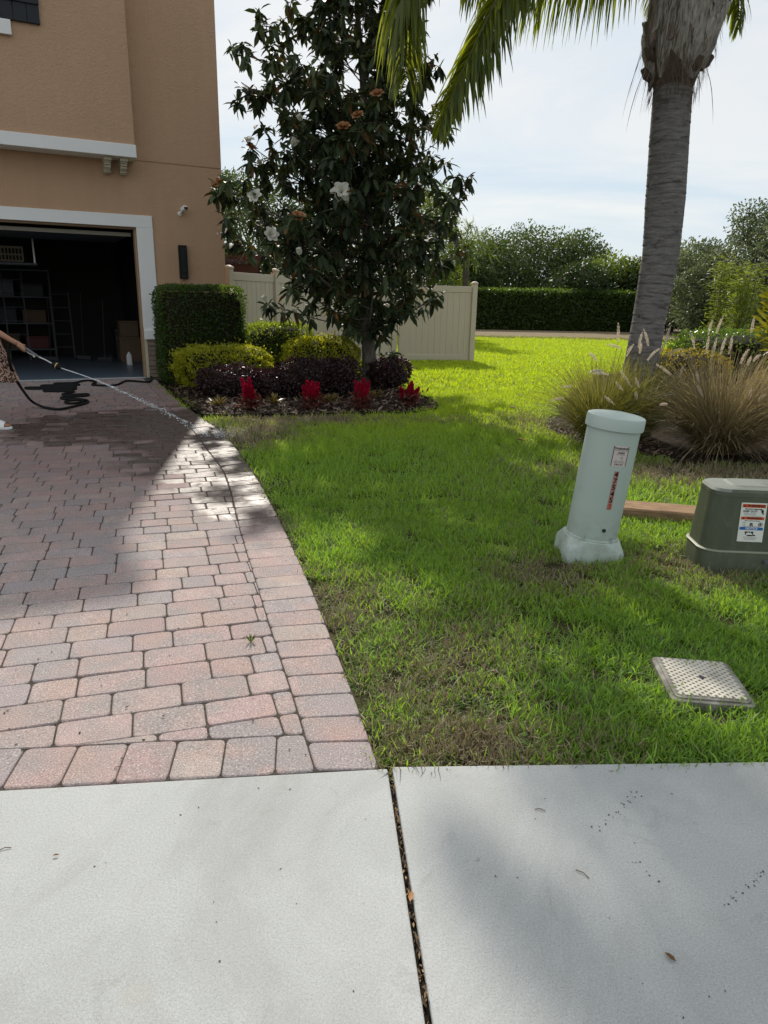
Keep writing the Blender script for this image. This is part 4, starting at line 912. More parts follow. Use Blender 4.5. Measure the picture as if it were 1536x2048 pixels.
fr((2.0, 8.3, 6.6), (.9, 8.7, 7.0), (-.2, 9.0, 6.8), (-.9, 9.2, 6.2), lmax=.75); fr((2.2, 8.9, 6.4), (1.4, 9.9, 6.6), (.7, 10.8, 6.4), (.3, 11.4, 5.9), lmax=.7)
fr((3.3, 9.2, 6.4), (3.7, 10.3, 6.5), (4.0, 11.2, 6.0), (4.1, 11.6, 5.4)); fr((3.6, 8.8, 6.4), (4.5, 9.4, 6.6), (5.4, 9.9, 6.2), (5.9, 10.1, 5.5)); fr((2.9, 8.3, 6.4), (2.6, 8.4, 7.2), (2.2, 8.6, 7.7), (1.5, 8.9, 7.8))
fr((2.5, 7.9, 6.5), (1.6, 7.6, 7.1), (.7, 7.4, 7.0), (-.1, 7.3, 6.4), lmax=.75); fr((2.1, 8.5, 6.1), (1.2, 8.7, 6.5), (.3, 8.9, 6.3), (-.35, 9.0, 5.75), lmax=.7)
fr((2.0, 8.9, 6.5), (.9, 9.5, 6.9), (-.1, 9.9, 6.7), (-.75, 10.2, 6.1), lmax=.85); fr((2.3, 9.3, 6.6), (1.5, 10.2, 6.9), (.7, 11.0, 6.6), (.2, 11.5, 6.1), lmax=.85)
fr((2.0, 8.7, 6.0), (1.0, 9.2, 6.4), (.1, 9.6, 6.3), (-.5, 9.8, 5.8), lmax=.7); fr((2.6, 9.6, 6.5), (2.2, 10.6, 6.8), (1.6, 11.5, 6.5), (1.2, 12.0, 6.0), lmax=.85)
fr((2.1, 8.6, 6.8), (1.2, 9.0, 7.6), (.3, 9.4, 7.7), (-.5, 9.7, 7.2), lmax=.85)
fr((1.9, 8.9, 6.9), (.6, 9.5, 7.2), (-.5, 9.9, 6.9), (-1.05, 10.1, 6.3), lmax=.9, npair=120); fr((2.0, 8.6, 6.5), (.8, 9.0, 6.8), (-.2, 9.4, 6.6), (-.8, 9.6, 6.1), lmax=.85, npair=120)
fr((2.1, 9.1, 6.9), (1.0, 10.0, 7.3), (.1, 10.6, 7.1), (-.5, 10.9, 6.6), lmax=.9, npair=120); fr((2.2, 9.0, 6.3), (1.2, 9.8, 6.7), (.3, 10.3, 6.6), (-.25, 10.6, 6.25), lmax=.8, npair=120)
fr((2.3, 9.0, 6.6), (1.5, 9.6, 7.0), (.8, 9.9, 6.9), (.2, 10.1, 6.4), lmax=.85, npair=120); fr((2.4, 9.2, 6.9), (1.8, 10.3, 7.3), (1.2, 11.1, 7.1), (.8, 11.6, 6.6), lmax=.85, npair=110)
# hanging dry threads below the head
P0 = []; 
for i in range(26): a = rnd.random() * 6.28; P0.append((math.cos(a) * .30 + .03, math.sin(a) * .30, rnd.uniform(3.75, 4.5)))
A_, T_, t2 = strips(P0, [(p[0] * 1.2, p[1], -.6) for p in P0], rng.uniform(.25, .75, 26), .010, rng.random(26), 5, 1.5, .2); fast_mesh('dry_thread', A_, T_, t2, M['fibre'], palm, 'stuff')

# ------------------------------------------------------------------ right-hand bed: fountain grasses and shrubs
RB = [(2.05, 7.95), (1.95, 8.5), (2.1, 9.3), (2.5, 10.4), (3.0, 12), (4.5, 16), (9, 18), (9.5, 7.0), (6, 6.75), (4.2, 6.65), (3.0, 6.85), (2.25, 7.35)]
MB().prism(RB, -.031, -.010).build('mulch_bed_right', M['mulchsoil'], kind='structure')
n = 900; x = rng.uniform(1.85, 3.0, n); y = rng.uniform(7.0, 9.0, n); ok = inpoly(x, y, RB); x = x[ok]; y = y[ok]; n = len(x)
o = leaves('mulch_chips', M['chip'], None, np.stack([x, y, rng.uniform(-.005, .03, n)], 1), rdir(n) * np.array([1, 1, .3]), rdir(n) * .4 + np.array([0, 0, 1]), rng.uniform(.03, .09, n), rng.uniform(.012, .03, n), np.clip(rng.random(n) + .2, 0, 1), 'ell', fold=.3)
M['fg_green'] = leaf_mat('fountain_grass_green', (0.06, 0.07, 0.018), (0.30, 0.28, 0.08), (0.40, 0.38, 0.07), .4, .55, .3)
M['fg_brown'] = leaf_mat('fountain_grass_tan', (0.07, 0.055, 0.030), (0.42, 0.34, 0.20), (0.46, 0.36, 0.17), .38, .6, .25)
M['plume'] = leaf_mat('grass_plume', (0.55, 0.46, 0.39), (0.82, 0.74, 0.63), (0.85, 0.75, 0.6), .45, .8, .1)
def fountain(label, loc, n, hgt, spread, mat, plumes, core=.16):
    t = thing('fountain_grass', label, 'ornamental grass', loc, 0, 'fountain grasses under the palm')
    a = rng.random(n) * 6.28; r_ = core * np.sqrt(rng.random(n)); P = np.stack([np.cos(a) * r_, np.sin(a) * r_, np.zeros(n)], 1)
    a2 = a + rng.normal(0, .6, n); lean = np.abs(rng.normal(0, spread, n)) + .05
    d = np.stack([np.cos(a2) * lean, np.sin(a2) * lean, np.ones(n)], 1)
    A_, T_, t2 = strips(P, d, hgt * rng.uniform(.6, 1.25, n), .0065, np.clip(rng.normal(.45, .28, n), 0, 1), 7, 1.25, .22)
    A_[:, 2] = np.maximum(A_[:, 2], .01)
    fast_mesh('blades', A_, T_, t2, mat, t, 'stuff')
    for (px, Y, ln, lx, lz) in plumes:
        p = px if isinstance(px, Vector) else D(*px, Y); p = p - Vector(loc); dirv = Vector((lx, rnd.uniform(-.2, .2), lz)).normalized(); cs = [p - dirv * ln * .5]
        st = dirv.copy()
        for k_ in range(5): cs.append(cs[-1] + st * ln / 5); st = (st + Vector((lx * .16, 0, -.10))).normalized()
        parts_ = [plume_seg(cs[k_], cs[k_ + 1],   .0155 * [.75, 1, 1, .85, .5][k_], 95) for k_ in range(5)]
        V_, T_, tt = cat_arrays(parts_); po = fast_mesh('plume', V_, T_, tt, M['plume'], t)
        root = Vector((p.x * .25, p.y * .25, .1)); mid = root.lerp(cs[0], .55) + Vector((0, 0, .08)); MB().tube(catmull([root, mid, cs[0]], 4), .0022, 4, cap=False).build('stalk', M['fibre'], po)
    return t
def plume_seg(b0, b1, r, n):
    b0 = np.array(b0); b1 = np.array(b1); u_ = rng.random(n); ax = unit((b1 - b0)[None])[0]; d = rdir(n); d = unit(d - (d @ ax)[:, None] * ax)
    return leaf_arrays(b0 + (b1 - b0) * u_[:, None] + d * r * .2, d + ax * .9, rdir(n), r * 1.25, r * .16, rng.random(n), 'dia')
fountain('greenish fountain grass with pale plumes left of the palm', (2.34, 7.75, 0), 2300, .84, .40, M['fg_green'],
         [((1188, 712), 7.7, .14, -.5, .8), ((1202, 745), 7.5, .18, -.95, .25), ((1237, 665), 7.8, .2, -.05, 1), ((1230, 690), 7.7, .17, -.7, .4), ((1252, 758), 7.4, .22, .5, -.6), ((1238, 772), 7.4, .12, .6, -.6), ((1274, 765), 7.4, .11, .4, -.9), ((1272, 790), 7.3, .09, .3, -.9), ((1218, 800), 7.3, .14, .7, -.5), ((1135, 772), 7.7, .14, -1, .05), ((1115, 797), 7.6, .15, -1, -.15), ((1258, 700), 7.6, .15, .3, .9)], .15)
fountain('fountain grass with upright plumes at the foot of the palm', (2.78, 7.9, 0), 1300, .85, .34, M['fg_green'],
         [((1280, 680), 7.7, .17, .12, 1), ((1294, 675), 7.7, .19, -.2, 1), ((1281, 697), 7.6, .11, .0, 1), ((1306, 705), 7.6, .2, .5, .9), ((1335, 668), 7.8, .2, .15, 1), ((1330, 740), 7.3, .24, .9, -.5), ((1362, 745), 7.5, .13, .1, 1), ((1348, 700), 7.8, .17, .7, .6), ((1326, 690), 7.9, .2, .25, 1)], .12)
fountain('large tan fountain grass sprawling right of the palm', (3.46, 7.3, 0), 3600, .95, .46, M['fg_brown'],
         [((1395, 754), 7.1, .12, .3, -.9), ((1400, 782), 7.0, .15, .5, -.7), ((1387, 680), 7.7, .2, -.2, 1), ((1415, 690), 7.5, .18, .05, 1), ((1428, 695), 7.4, .2, .1, 1), ((1446, 690), 7.5, .2, .05, 1), ((1461, 690), 7.4, .19, .05, 1), ((1487, 712), 7.3, .17, .3, .9), ((1498, 722), 7.2, .1, .2, 1), ((1512, 715), 7.3, .1, .5, .9), ((1328, 808), 6.9, .08, -.8, .1), ((1420, 655), 7.9, .16, .1, 1), ((1438, 650), 7.9, .19, .1, 1)], .20)
fountain('tan fountain grass at the right edge beside the large one', (4.35, 7.35, 0), 2200, .90, .5, M['fg_brown'], [((1500, 788), 7.0, .13, .1, 1), ((1522, 795), 6.9, .1, .4, .9), ((1505, 650), 8.0, .17, .1, 1)], .16)
M['lf_ygold'] = leaf_mat('yellow_shrub_leaf', (0.20, 0.16, 0.012), (0.50, 0.36, 0.02), (0.5, 0.38, 0.02), .35, .5, .3)
shrub('yellow_shrub', 'low yellow leaved shrub just behind the palm trunk', 'shrub', (4.7, 11.6, 0), .75, .6, .78, M['lf_ygold'], 3500, .045, 2.8, 0, bump=.25, shag=1.2)
shrub('yellow_shrub', 'yellow orange leaved shrub by the right edge under the clipped hedge', 'shrub', (5.35, 9.3, 0), .62, .5, .66, M['lf_ygold'], 3000, .045, 2.8, 0, bump=.25, shag=1.2)
M['lf_clip'] = leaf_mat('bright_hedge_leaf', (0.020, 0.050, 0.012), (0.10, 0.16, 0.03), (0.20, 0.32, 0.03), .35, .3, .5)
shrub('clipped_hedge', 'bright green flat topped hedge on the right behind the grasses', 'hedge', (7.2, 13.6, 0), 1.75, .9, 1.03, M['lf_clip'], 10000, .065, 6, .05, bump=.08)
M['lf_croton2'] = leaf_mat('big_croton_leaf', (0.05, 0.08, 0.012), (0.36, 0.26, 0.02), (0.38, 0.36, 0.02), .35, .4, .4, mid=(.13, .18, .02))
t = thing('croton_bush', 'big yellow and orange croton bush at the right edge', 'shrub', (6.25, 11.3, 0)); n = 1500
P = rdir(n) * np.array([.75, .6, .8]) * (rng.random((n, 1)) ** .4) + np.array([.25, 0, 1.35]); leaves('foliage', M['lf_croton2'], t, P, (P - np.array([.25, 0, .7])) + rdir(n) * .5, rdir(n) + np.array([0, 0, 1]), rng.uniform(.14, .26, n), .06, rng.random(n), 'ell', droop=.2)
b = MB()
for i in range(7): a = i * .9; b.tube([(math.cos(a) * .06, math.sin(a) * .06, -.02), (.2 + math.cos(a) * .4, math.sin(a) * .35, 1.5)], [.03, .012], 6)
b.build('stem', M['oakbark'], t)
b = MB(); b.loft([superring(0, 0, z, a, a * .5, 14, 2.2) for z, a in ((0, .16), (.05, .20), (.10, .16), (.14, .07))], t=.5)
o = b.build('garden_stone', flat_mat('pale_stone', (.62, .62, .6), .8)); o.location = (4.55, 15.6, -.02); o.rotation_euler = (0, .1, .3); tag(o, 'small white stone on the lawn left of the palm trunk', 'stone')

# ------------------------------------------------------------------ utility pedestal
q = NT('pale_green_plastic', .45, .4); nz_ = q.noise(q.obj(), 3, 5, .6); c = q.mix(nz_, (.40, .475, .44), (.455, .53, .49)); sc_ = q.noise(q.obj(), 14, 6, .7); c = q.mix(q.ramp(sc_, [(.62, 0.0), (.75, .45)]), c, (.26, .30, .27))
sx_ = q.n('ShaderNodeSeparateXYZ'); q.l(q.obj(), sx_.inputs[0]); low = q.n('ShaderNodeMapRange'); q.l(sx_.outputs[2], low.inputs[0]); low.inputs[1].default_value = .30; low.inputs[2].default_value = .0; c = q.mix(q.math('MULTIPLY', low.outputs[0], q.ramp(sc_, [(.42, 0.0), (.66, .6)])), c, (.20, .185, .13)); q.col(c); q.bump(sc_, .08, .004); M['pedestal'] = q.m
ped = thing('utility_pedestal', 'pale green leaning cylindrical utility pedestal numbered 475453 on the lawn', 'utility pedestal', (1.262, 4.14, 0), rot=(R(1.5), R(5.2), 0))
PR = .152
b = MB(); b.loft([superring(0, 0, z, r_, r_, 48, 2) for z, r_ in ((.085, PR + .006), (.112, PR + .006), (.117, PR), (.79, PR))]); b.build('body', M['pedestal'], ped)
b = MB(); b.loft([superring(0, 0, z, r_, r_, 48, 2) for z, r_ in ((.772, PR + .011), (.774, PR + .014), (.836, PR + .014), (.844, PR + .010), (.849, PR - .004), (.858, .09), (.8585, .088), (.862, .05), (.862, .01))]); b.build('lid', M['pedestal'], ped)
b = MB(); rg = []
for z, hx_, hy_, e_ in ((-.06, .182, .172, 7), (.042, .180, .170, 7), (.056, .174, .165, 7), (.100, .163, .161, 2.8), (.104, .157, .157, 2.4)):
    rg.append([(x, y, zz - (0.028 * max(0, 1 - (x / .13) ** 2) if z == .042 and abs(y) > .1 else 0)) for x, y, zz in superring(0, 0, z, hx_, hy_, 64, e_)])
b.loft(rg).build('base', M['pedestal'], ped)
for a in (-2.15, -1.05): MB().bx(math.cos(a) * (PR + .012) - .004, math.cos(a) * (PR + .012) + .004, math.sin(a) * (PR + .012) - .004, math.sin(a) * (PR + .012) + .004, .10, .142).build('clip', M['pedestal'], ped)
a = -1.45; lk = MB(); lk.tube([(math.cos(a) * (PR - .002), math.sin(a) * (PR - .002), .185), (math.cos(a) * (PR + .006), math.sin(a) * (PR + .006), .185)], .011, 14); lk.build('lock', M['dkbox'], ped)

def text_verts(s, size, bold=.0, align='CENTER', shear=0.0, spacing=1.0):
    cu = bpy.data.curves.new('txt', 'FONT'); cu.body = s; cu.size = size; cu.align_x = align; cu.align_y = 'CENTER'; cu.offset = bold; cu.shear = shear; cu.space_character = spacing; cu.resolution_u = 2
    ob = bpy.data.objects.new('txt', cu); COL.objects.link(ob); bpy.context.view_layer.update(); dg = bpy.context.evaluated_depsgraph_get(); me = bpy.data.meshes.new_from_object(ob.evaluated_get(dg))
    v = [tuple(p.co) for p in me.vertices]; f = [tuple(p.vertices) for p in me.polygons]
    bpy.data.objects.remove(ob); bpy.data.curves.remove(cu); bpy.data.meshes.remove(me); return v, f
M['ink'] = flat_mat('black_ink', (.012, .012, .014), .6); M['sticker_pink'] = flat_mat('faded_sticker', (.60, .52, .50), .5, var=.08, scale=20); M['sticker_red'] = flat_mat('faded_red_tape', (.42, .20, .16), .5, var=.25, scale=30); M['redink'] = flat_mat('red_ink', (.42, .05, .03), .5)
M['sticker_white'] = flat_mat('white_sticker', (.74, .74, .70), .45, var=.05, scale=12); M['orange'] = flat_mat('safety_orange', (.62, .10, .025), .5); M['blue'] = flat_mat('notice_blue', (.02, .13, .42), .5)
def ring_rect(w, h, t): # outline frame as four quads
    return [(-w, -h), (w, -h), (w, h), (-w, h), (-w + t, -h + t), (w - t, -h + t), (w - t, h - t), (-w + t, h - t)], [(0, 1, 5, 4), (1, 2, 6, 5), (2, 3, 7, 6), (3, 0, 4, 7)]
class Decal:
    """flat print laid on a surface: fn(u, v, h) gives the place on the thing"""
    def __init__(s, fn): s.fn = fn
    def sheet(s, name, u0, u1, v0, v1, h, mat, parent, nu=10, label=None):
        v = [s.fn(u0 + (u1 - u0) * i / nu, y, hh) for hh in (h, 0.0) for y in (v0, v1) for i in range(nu + 1)]; k_ = nu + 1
        f = [(i, i + 1, k_ + i + 1, k_ + i) for i in range(nu)] + [(2 * k_ + i, 3 * k_ + i, 3 * k_ + i + 1, 2 * k_ + i + 1) for i in range(nu)]
        f += [(i, 2 * k_ + i, 2 * k_ + i + 1, i + 1) for i in range(nu)] + [(k_ + i, k_ + i + 1, 3 * k_ + i + 1, 3 * k_ + i) for i in range(nu)] + [(0, k_, 3 * k_, 2 * k_), (nu, 2 * k_ + nu, 3 * k_ + nu, k_ + nu)]
        return MB().add(v, f).build(name, mat, parent, label=label)
    def shapes(s, name, items, h, mat, parent):
        b = MB()
        for v, f in items: b.add([s.fn(p[0], p[1], h) for p in v], f)
        return b.build(name, mat, parent)
def tx(s_, size, u, v, **k):
    vv, ff = text_verts(s_, size, **k); return [(p[0] + u, p[1] + v) for p in vv], ff
def rect(u0, u1, v0, v1): return [(u0, v0), (u1, v0), (u1, v1), (u0, v1)], [(0, 1, 2, 3)]
def tri(u, v, s): return [(u - s, v - s * .8), (u + s, v - s * .8), (u, v + s)], [(0, 1, 2)]
def circ(u, v, r0, r1, n=20):
    vv = [(u + r_ * math.cos(2 * math.pi * i / n), v + r_ * math.sin(2 * math.pi * i / n)) for r_ in (r0, r1) for i in range(n)]; return vv, [(i, (i + 1) % n, n + (i + 1) % n, n + i) for i in range(n)]
def disc(u, v, rx, ry, n=12): return [(u + rx * math.cos(2 * math.pi * i / n), v + ry * math.sin(2 * math.pi * i / n)) for i in range(n)], [tuple(range(n))]
PA = -1.44  # bearing of the stickers on the pedestal
dc = Decal(lambda u, v, h: Vector((math.cos(PA + u / PR) * (PR + .0006 + h), math.sin(PA + u / PR) * (PR + .0006 + h), v)))
st = dc.sheet('warning_sticker', -.048, .048, .575, .695, .0005, M['sticker_pink'], ped)
zc = .635
it = [ring_rect(.046, .058, .004)]; it = [([(p[0], p[1] + zc) for p in v], f) for v, f in it]
it += [tx('WARNING', .0165, 0, .680, bold=.0006), tx('UNDERGROUND CABLE', .0070, 0, .669), tx('AVISO', .0150, .002, .655, bold=.0006), tx('CABLE SUBTERRANEO', .0062, 0, .645), circ(.010, .627, .0055, .0072), rect(-.022, .02, .6145, .6155), tx('BEFORE DIGGING', .0072, 0, .606), tx('PLEASE CALL US FIRST', .0064, 0, .5985), tx('CALL 811', .0125, 0, .5875, bold=.0005)]
dc.shapes('sticker_print', it, .0011, M['ink'], st)
sd_o = dc.sheet('number_strip', -.0145, .0145, .315, .547, .0005, M['sticker_red'], ped, 4)
digits = '475453'; it = []
for i, ch in enumerate(digits): it.append(tx(ch, .043, 0, .527 - i * .0387, bold=.0014))
dc.shapes('number_print', it[:5], .0011, M['ink'], sd_o); dc.shapes('number_print', it[5:], .0011, M['redink'], sd_o)
dl = Decal(lambda u, v, h: Vector((u, v, .8621 + h))); it = [rect(-.04 + .012 * i, -.033 + .012 * i, .02 + .004 * ((i * 7) % 3), .0225 + .004 * ((i * 7) % 3)) for i in range(7)]; dl.shapes('lid_mark', it, .0004, M['greyplastic'], ped)

# ------------------------------------------------------------------ transformer box
q = NT('olive_plastic', .5, .4); nz_ = q.noise(q.obj(), 4, 6, .65); c = q.mix(nz_, (.060, .072, .045), (.095, .108, .070)); s2 = q.noise(q.obj(), 16, 5, .7); mpo = q.n('ShaderNodeMapping'); mpo.inputs['Scale'].default_value = (5, 5, .8); q.l(q.obj(), mpo.inputs[0]); s3_ = q.noise(mpo.outputs[0], 3, 5, .7); c = q.mix(q.ramp(s3_, [(.48, 0.0), (.7, .5)]), c, (.13, .135, .10)); c = q.mix(q.ramp(s2, [(.58, 0.0), (.72, .5)]), c, (.17, .16, .12))
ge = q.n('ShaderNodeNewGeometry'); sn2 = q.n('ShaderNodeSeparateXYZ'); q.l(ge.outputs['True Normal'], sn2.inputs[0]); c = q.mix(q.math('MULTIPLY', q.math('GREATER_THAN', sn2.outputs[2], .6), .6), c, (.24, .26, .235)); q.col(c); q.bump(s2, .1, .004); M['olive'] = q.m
M['olive_rim'] = flat_mat('worn_olive_rim', (.26, .27, .20), .5)
TXR = R(-4)
txo = thing('utility_box', 'olive green domed electrical utility box with white warning label', 'utility box', (2.295, 4.03, 0), TXR)
txo.scale = (.98, 1, .95)
def rring(hx_, hy_, r_, z, n=8):
    out = []
    for cx_, cy_, a0 in ((hx_ - r_, hy_ - r_, 0), (-hx_ + r_, hy_ - r_, 90), (-hx_ + r_, -hy_ + r_, 180), (hx_ - r_, -hy_ + r_, 270)):
        for i in range(n + 1): a = R(a0 + 90 * i / n); out.append((cx_ + r_ * math.cos(a), cy_ + r_ * math.sin(a), z))
    return out
MB().loft([rring(.449, .190, .12, -.06), rring(.447, .184, .115, .085), rring(.444, .180, .11, .10)]).build('base', M['olive'], txo)
MB().loft([rring(.450, .183, .11, .1005), rring(.452, .185, .11, .106), rring(.442, .175, .105, .112)]).build('flange', M['olive_rim'], txo)
MB().loft([rring(.436, .170, .10, .1125), rring(.4224, .1587, .095, .30), rring(.412, .150, .09, .445)], cap1=False).build('shell', M['olive'], txo)
MB().loft([rring(.414, .152, .09, .4455), rring(.412, .149, .09, .470), rring(.400, .138, .085, .486), rring(.30, .105, .07, .494), rring(.28, .09, .05, .500), rring(.05, .03, .02, .502)], smooth=False).build('lid', M['olive'], txo)
for x in (-.085, .0): MB().tube([(x, -.188, .06), (x, -.208, .06)], .013, 12).build('bolt', M['greyplastic'], txo)
def txf(u, v, h):   # front face, leaning back slightly
    z = v; y = -float(np.interp(z, [.1125, .445], [.170, .150]))
    return Vector((u, y - .0008 - h, z))
dc = Decal(txf); ux = -.185
st = dc.sheet('warning_label', ux - .072, ux + .072, .172, .412, .0006, M['sticker_white'], txo, 1)
dc.shapes('orange_bar', [rect(ux - .066, ux + .066, .383, .404), rect(ux - .066, ux + .066, .309, .327)], .0012, M['orange'], st)
dc.shapes('blue_bar', [rect(ux - .066, ux + .066, .245, .263)], .0012, M['blue'], st)
it = [tx('WARNING', .020, ux + .010, .3935, bold=.0007), tri(ux - .052, .393, .008), tx('WARNING', .018, ux + .010, .318, bold=.0006), tri(ux - .052, .3175, .007), tx('Electrical equipment.', .0115, ux, .3745, bold=.0003), tx('KEEP OUT!', .0165, ux - .018, .3595, bold=.0004),
      tx('Hazardous voltage inside can', .0062, ux - .018, .3475), tx('shock, burn or cause death.', .0062, ux - .018, .3405), tx('This unit is locked. Do not open.', .0068, ux, .3325), tx('Electric cable buried nearby.', .0075, ux, .3025, bold=.0002)]
it += [tx(s_, .0058, ux - .045, .292 - .009 * i) for i, s_ in enumerate(('Call before', 'you dig', 'near this', 'cabinet'))]
it += [circ(ux + .048, .281, .0095, .0125), disc(ux + .048, .281, .004, .008), rect(ux + .04, ux + .056, .2803, .2817), disc(ux - .004, .286, .009, .0035), rect(ux - .012, ux + .006, .274, .281), rect(ux - .014, ux + .01, .2695, .2715), tx('Do not dig here without locating.', .0064, ux, .2675)]
it += [disc(ux + .05, .362, .007, .011), disc(ux + .041, .372, .006, .0025), disc(ux + .055, .349, .004, .006)]
it += [disc(ux - .026, .232, .010, .005), disc(ux - .008, .233, .006, .004), disc(ux + .008, .231, .008, .006), disc(ux - .028, .222, .003, .007), disc(ux + .012, .221, .004, .004), disc(ux - .004, .2115, .018, .004), disc(ux + .02, .213, .009, .004)]
it += [tx(s_, .0060, ux, .2015 - .0075 * i) for i, s_ in enumerate(('Keep plants and fences clear of', 'this box on every side so that', 'crews can reach it safely.'))]
dc.shapes('label_print', it, .0018, M['ink'], st)['kind'] = 'stuff'
dc.shapes('notice_print', [tx('NOTICE', .0185, ux, .254, bold=.0005, shear=.25)], .0018, M['sticker_white'], st)
dt = Decal(lambda u, v, h: Vector((u, v, .5002 + (abs(u) * 0) + h))); dt.shapes('lid_emboss', [tx('KEEP CLEAR', .026, -.04, -.03), tx('OPEN THIS SIDE', .018, -.04, -.06)], .002, M['olive'], txo)

# ------------------------------------------------------------------ meter box lid and timber
q = NT('worn_polymer_concrete', .85, .25); nz_ = q.noise(q.obj(), 9, 6, .7); c = q.ramp(nz_, [(.35, (.14, .13, .115)), (.55, (.28, .265, .235)), (.7, (.42, .40, .36))]); d2 = q.noise(q.obj(), 4, 4, .6); c = q.mix(q.ramp(d2, [(.55, 0.0), (.68, .8)]), c, (.07, .06, .05)); q.col(c); q.bump(nz_, .3, .004); M['lidm'] = q.m
mt = thing('meter_box', 'square concrete meter box lid with diamond tread set in the grass', 'meter box', (1.30, 2.575, -.026), R(-7))
MH_X, MH_Y = .158, .180
b = MB(); b.loft([rring(MH_X, MH_Y, .03, -.05, 4), rring(MH_X, MH_Y, .03, .024, 4), rring(MH_X - .006, MH_Y - .006, .027, .028, 4)]); b.build('frame', M['lidm'], mt)
b = MB(); b.loft([rring(MH_X - .016, MH_Y - .016, .024, .026, 4), rring(MH_X - .016, MH_Y - .016, .024, .033, 4), rring(MH_X - .02, MH_Y - .02, .022, .035, 4)]); b.build('lid', M['lidm'], mt)
b = MB(); sp_ = .031
for s in (-1, 1):
    for i in range(-14, 15):
        o_ = i * sp_; pts_ = []
        for t_ in np.linspace(-.35, .35, 200):
            x = t_ + o_; y = s * t_ * .9
            if abs(x) < MH_X - .03 and abs(y) < MH_Y - .03: pts_.append((x, y))
        if len(pts_) > 3:
            (xa, ya), (xb, yb) = pts_[0], pts_[-1]; a_ = math.atan2(yb - ya, xb - xa); b.box(((xa + xb) / 2, (ya + yb) / 2, .036 + .0004 * (s > 0)), (math.hypot(xb - xa, yb - ya), .010, .006), Matrix.Rotation(a_, 3, 'Z'))
b.build('tread', flat_mat('worn_cream_tread', (.50, .47, .405), .85, .2, var=.55, scale=11), mt, kind='stuff')
b = MB(); b.tube([(0, 0, .036), (0, 0, .0405)], .012, 12); b.build('lid_bolt', M['dkbox'], mt)
b = MB(); b.box((0, 0, 0), (1.15, .20, .10)); o = b.build('landscape_timber', M['timber'], bevel=.012); o.location = (2.08, 4.93, .012); o.rotation_euler = (R(4), 0, R(-14)); tag(o, 'weathered brown timber lying between the pedestal and utility box', 'timber')

# ------------------------------------------------------------------ the person with the hose
M['skin'] = flat_mat('tanned_skin', (.36, .185, .115), .5, .35, var=.06)
M['hair'] = flat_mat('brown_hair', (.035, .022, .014), .5, .3, var=.3, scale=40)
q = NT('leopard_print', .85, .15); o_ = q.obj(); nz_ = q.noise(o_, 9, 2); wv = q.n('ShaderNodeMixRGB'); wv.inputs[0].default_value = .08; q.l(o_, wv.inputs[1]); q.l(q.n('ShaderNodeTexNoise', i_Scale=14).outputs[1], wv.inputs[2])
vo = q.n('ShaderNodeTexVoronoi', i_Scale=34, i_Randomness=.9); q.l(wv.outputs[0], vo.inputs['Vector']); n3 = q.noise(o_, 45, 2)
d_ = q.math('ADD', vo.outputs['Distance'], q.math('MULTIPLY', q.math('SUBTRACT', n3, .5), .25)); c = q.ramp(d_, [(0.0, (.28, .15, .09)), (.22, (.22, .11, .065)), (.27, (.015, .010, .010)), (.50, (.02, .014, .012)), (.55, (.40, .26, .20))]); q.col(c); M['leopard'] = q.m
wom = thing('person', 'person in a leopard print dress and white slides spraying the driveway', 'person', (-4.42, 7.93, 0))
def skin_fig(name, nodes, edges, mat, parent, sub=2, root=0):
    me = bpy.data.meshes.new(name); me.from_pydata([n[0] for n in nodes], edges, []); ob = bpy.data.objects.new(name, me); COL.objects.link(ob)
    ob.modifiers.new('s', 'SKIN'); sv = me.skin_vertices[0].data
    for i, n in enumerate(nodes): r_ = n[1]; sv[i].radius = r_ if hasattr(r_, '__len__') else (r_, r_)
    sv[root].use_root = True; sm = ob.modifiers.new('d', 'SUBSURF'); sm.levels = sub; sm.render_levels = sub
    bpy.context.view_layer.update(); dg = bpy.context.evaluated_depsgraph_get(); m2 = bpy.data.meshes.new_from_object(ob.evaluated_get(dg)); bpy.data.objects.remove(ob); bpy.data.meshes.remove(me)
    m2.name = name; m2.materials.clear(); m2.materials.append(mat)
    for p in m2.polygons: p.use_smooth = True
    return link(name, m2, parent)
HND = D(42, 692, 7.76) - wom.location          # where the right hand grips the handle
N = [((0, 0, .92), (.13, .15)), ((.0, 0, 1.08), (.115, .14)), ((.01, 0, 1.25), (.12, .15)), ((.0, 0, 1.36), (.09, .13)), ((.015, 0, 1.44), .052), ((.02, 0, 1.50), .05),      # 0-5 spine, neck
     ((.03, 0, 1.57), (.088, .075)), ((.035, 0, 1.64), (.095, .078)), ((.02, 0, 1.70), (.07, .06)),                                                                        # 6-8 head
     ((0, -.17, 1.36), .05), (tuple(Vector((.09, -.20, 1.15))), .042), (tuple(Vector((HND.x - .20, HND.y - .03, 1.045))), .036), (tuple(HND + Vector((-.06, 0, .035))), .025), (tuple(HND + Vector((.01, 0, .0))), (.022, .040)),  # 9-13 right arm
     ((0, .17, 1.36), .05), ((-.09, .22, 1.10), .042), ((-.06, .25, .91), .034), ((-.03, .26, .84), .025), ((-.01, .26, .80), (.022, .036)),                                   # 14-18 left arm
     ((.0, -.095, .84), .10), ((.06, -.10, .48), .062), ((.045, -.10, .28), .055), ((.05, -.10, .075), .036), ((.17, -.105, .045), (.030, .045)), ((.245, -.105, .040), (.016, .042)),  # 19-24 right leg
     ((.0, .095, .84), .10), ((-.03, .10, .48), .062), ((-.12, .10, .28), .052), ((-.16, .10, .085), .036), ((-.04, .105, .045), (.030, .042)), ((.03, .105, .036), (.016, .04))]
